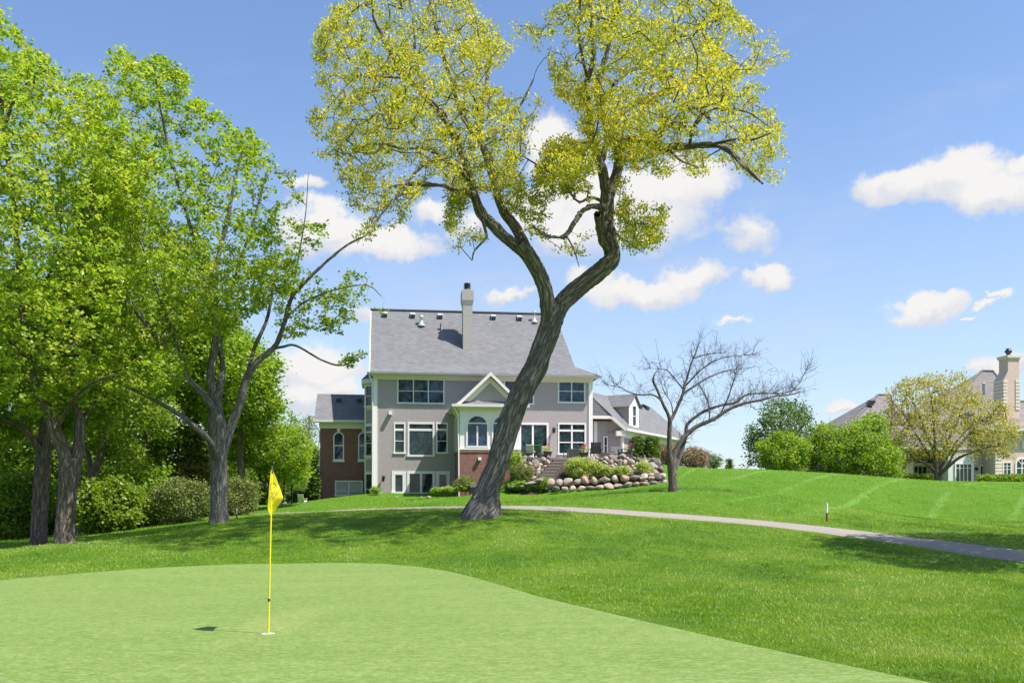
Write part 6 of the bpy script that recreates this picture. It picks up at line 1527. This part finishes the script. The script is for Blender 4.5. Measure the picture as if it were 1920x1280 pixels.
for k in range(9):
    for xa, xb in ((1882, 1888.5), (1905, 1912.5)):
        mb = MB(); bx(mb, xa - .4, y, xb + .4, y + 4.6, cv - .06, cv + .1); mb.build('quoin', M['quoin'], bh)
    mb = MB(); bb = B.rect(1876, y, 1884, y + 4.6, cv); mb.box(u0 - .06, u0 + .05, cv + .12, cv + 1.5, bb[2], bb[3]); mb.build('quoin', M['quoin'], bh)
    y += 6.4
for px, py in ((1634, 756), (1631, 760)):
    u, z = B.at(px, py, 6.2); mb = MB(); mb.prism([(6.0, z), (6.0, z + .3), (6.5, z + .35)], 0, u - .35, u + .35); mb.build('roof_vent', M['black'], bh)
u, z = B.at(1844, 730, 5.0); mb = MB(); mb.lathe([(.14, -.6), (.14, .6), (.2, .62), (.04, .75)], (u, 5.0, z), 10); mb.build('vent_pipe', M['galv'], bh)

# ------------------------------------------------------------------ flagstick
hole = Vector((P(503, 1190, 12.4).x, 12.4, 0)); hole.z = float(gz([hole.x], [hole.y])[0]) + .022
fl = thing('golf_flagstick', 'yellow golf flag hanging on a thin yellow pole in the putting green', 'flag', hole)
def fp(px, py, dy=0.0): p = P(px, py, 12.4 + dy); return p - hole
top = fp(510.3, 873); bot = Vector((0, 0, -.05))
mb = MB(); mb.tube([bot, bot.lerp(top, .5), bot.lerp(top, .97)], [.0125, .0115, .0105], 12); mb.build('pole', M['yellow'], fl)
mb = MB(); mb.tube([bot.lerp(top, .955), bot.lerp(top, .985), bot.lerp(top, 1.0)], [.014, .014, .009], 12); mb.build('ferrule', M['wood_grey'], fl)
q = fp(504.3, 1124); mb = MB(); mb.tube([q - Vector((0, 0, .018)), q + Vector((0, 0, .018))], .0145, 12); mb.build('grip_ring', M['black'], fl)
# draped cloth: left and right edges row by row
rows_f = [(880, 508.5, 511.5), (886, 507.6, 514), (896, 506.4, 518), (906, 505.4, 521.8), (916, 504.6, 525.6), (926, 504.0, 529), (933, 503.3, 531), (938, 502.8, 528.5), (945, 502.2, 524), (952, 502.0, 519.5), (958, 503.8, 516), (963, 506, 513), (966, 507.5, 510)]
rf = catmull([(a, b, c) for a, b, c in rows_f], 2.2); nc = 22
V = []
for r_, (y, xl, xr) in enumerate(rf):
    hgt = (y - 880) / 86
    for c in range(nc):
        t_ = c / (nc - 1); x = xl + (xr - xl) * t_
        fold = .020 * math.sin(t_ * 9.5 + hgt * 4.5) * min(1, hgt * 4) + .012 * math.sin(t_ * 17 - hgt * 7) * (1 - abs(2 * t_ - 1)) + .03 * t_ * math.sin(hgt * 3)
        V.append(fp(x, y, -.016 - fold * .6 + (t_ - .25) * .40 * min(1, hgt * 3)))
nr_ = len(rf); fs = [(r_ * nc + c, r_ * nc + c + 1, (r_ + 1) * nc + c + 1, (r_ + 1) * nc + c) for r_ in range(nr_ - 1) for c in range(nc - 1)]
mfl, tf = new_mat('flag_cloth')
dcol = tf.new('ShaderNodeBsdfDiffuse', inp={0: (0.78, 0.66, 0.02, 1)}); trn = tf.new('ShaderNodeBsdfTranslucent', inp={0: (0.80, 0.68, 0.02, 1)})
gg = tf.new('ShaderNodeBsdfGlossy', inp={'Roughness': .35}); mm = tf.new('ShaderNodeMixShader', inp={0: .4, 1: dcol.outputs[0], 2: trn.outputs[0]})
finish(tf, tf.new('ShaderNodeMixShader', inp={0: .07, 1: mm.outputs[0], 2: gg.outputs[0]}).outputs[0]); M['flag'] = mfl
cl = MB().add(V, fs, True).build('flag_cloth', M['flag'], fl)
def cloth_pt(px, py):
    r_ = np.interp(py, rf[:, 0], np.arange(nr_)); i = int(min(max(r_, 0), nr_ - 2)); xl, xr = np.interp(py, rf[:, 0], rf[:, 1]), np.interp(py, rf[:, 0], rf[:, 2])
    c = min(max((px - xl) / (xr - xl), 0), 1) * (nc - 1); j = int(min(c, nc - 2)); a = V[i * nc + j].lerp(V[i * nc + j + 1], c - j); b = V[(i + 1) * nc + j].lerp(V[(i + 1) * nc + j + 1], c - j)
    return a.lerp(b, r_ - i) + Vector((0, -.004, 0))
mb = MB()
def stroke(pl, w_=.0055):
    n = 7; pts = []
    for k in range(len(pl) - 1):
        for q in range(n): pts.append(cloth_pt(pl[k][0] + (pl[k + 1][0] - pl[k][0]) * q / n, pl[k][1] + (pl[k + 1][1] - pl[k][1]) * q / n))
    pts.append(cloth_pt(*pl[-1]))
    for a, b in zip(pts[:-1], pts[1:]): mb.bar(a, b, w_, .0015, up=(0, 1, 0))
# outlined badge arc, crossing strokes and the slanting row of letters as they read in the photo
stroke([(506, 917), (506.5, 909), (510, 904.5), (514, 905), (516, 908), (518.5, 911)]); stroke([(513, 909), (515.5, 906.5), (518.5, 909)]); stroke([(514.5, 913), (518, 910.5), (519.5, 914)])
stroke([(504.8, 936), (508.5, 930), (513, 924), (516, 920.5)]); stroke([(506, 933), (510.5, 929)]); stroke([(508, 922), (511, 926)])
for k in range(5): x = 511 + k * 2.5; y = 935 - k * 3.0; stroke([(x, y - 4.5), (x + 1.6, y + 1.5)], .006)
stroke([(512.2, 934), (514.2, 930.5)]); stroke([(517, 927), (520, 925)])
stroke([(507.5, 915), (508.4, 917)]); stroke([(512, 945), (512.8, 948)])
mb.build('flag_print', simple('flag_ink', (0.05, 0.045, 0.02), .6), fl)
# hole cup
cup = thing('golf_cup', 'white rimmed cup in the green around the pole foot', 'golf hole', hole)
mb = MB(); n = 24
ra, rb = .040, .054
vs = []; 
for r_, z in ((.085, .002), (.056, .004), (.054, -.02), (.054, -.12)):
    for k in range(n): a = 2 * math.pi * k / n; vs.append((r_ * math.cos(a), r_ * math.sin(a), z))
mb.add(vs, [(i * n + k, i * n + (k + 1) % n, (i + 1) * n + (k + 1) % n, (i + 1) * n + k) for i in range(3) for k in range(n)], True)
mb.build('rim', M['cupwhite'], cup)
mb = MB(); mb.add([(.056 * math.cos(2 * math.pi * k / n), .056 * math.sin(2 * math.pi * k / n), .003) for k in range(n)], [tuple(range(n))]); mb.build('hole', simple('cup_dark', (.30, .31, .27), .8), cup)

# ------------------------------------------------------------------ stakes, lamp post, lawn chair
def stake(label, px, d, h, lean=0.0):
    g = G(px, d); t = thing('course_stake', label, 'stake', g, group='white-topped course stakes')
    mb = MB(); mb.box(-.028, .028, -.028, .028, -.05, h * .48); mb.build('base', M['red_brown'], t, bevel=.006)
    mb = MB(); mb.box(-.027, .027, -.027, .027, h * .48, h); mb.build('top', M['white'], t, bevel=.006); t.rotation_euler = (0, lean, .3)
stake('white-topped stake on the lawn beside the curving cart path', 1550, 37.0, .72, .03)
stake('white-topped stake right of the grey maple trunk', 444, 39.5, .46)
g = G(547, 62); t = thing('lamp_post', 'black lantern on a post left of the brick wing', 'lamp post', g)
mb = MB(); mb.tube([(0, 0, -.1), (0, 0, 1.3)], .06, 10); mb.build('post', M['black'], t)
mb = MB(); mb.lathe([(.06, 1.3), (.13, 1.34), (.17, 1.62), (.15, 1.64)], n=8, smooth=False); mb.build('lantern', M['galv'], t)
mb = MB(); mb.lathe([(.21, 1.64), (.17, 1.70), (.03, 1.84)], n=8, smooth=False); mb.build('cap', M['black'], t)
g = G(567, 63); lc = adirondack('lawn_chair', 'small white slatted lawn chair near the lamp post', g + Vector((0, 0, -.1)), math.radians(170), None, 'white'); lc.scale = (.62, .62, .62)
for px, d, lb in ((529, 62, 'short black garden post behind the flag'), ):
    t = thing('garden_post', lb, 'post', G(px, d)); mb = MB(); mb.tube([(0, 0, -.1), (0, 0, .45)], .04, 8); mb.lathe([(.06, .45), (.06, .52), (.02, .56)], n=8); mb.build('post', M['black'], t)
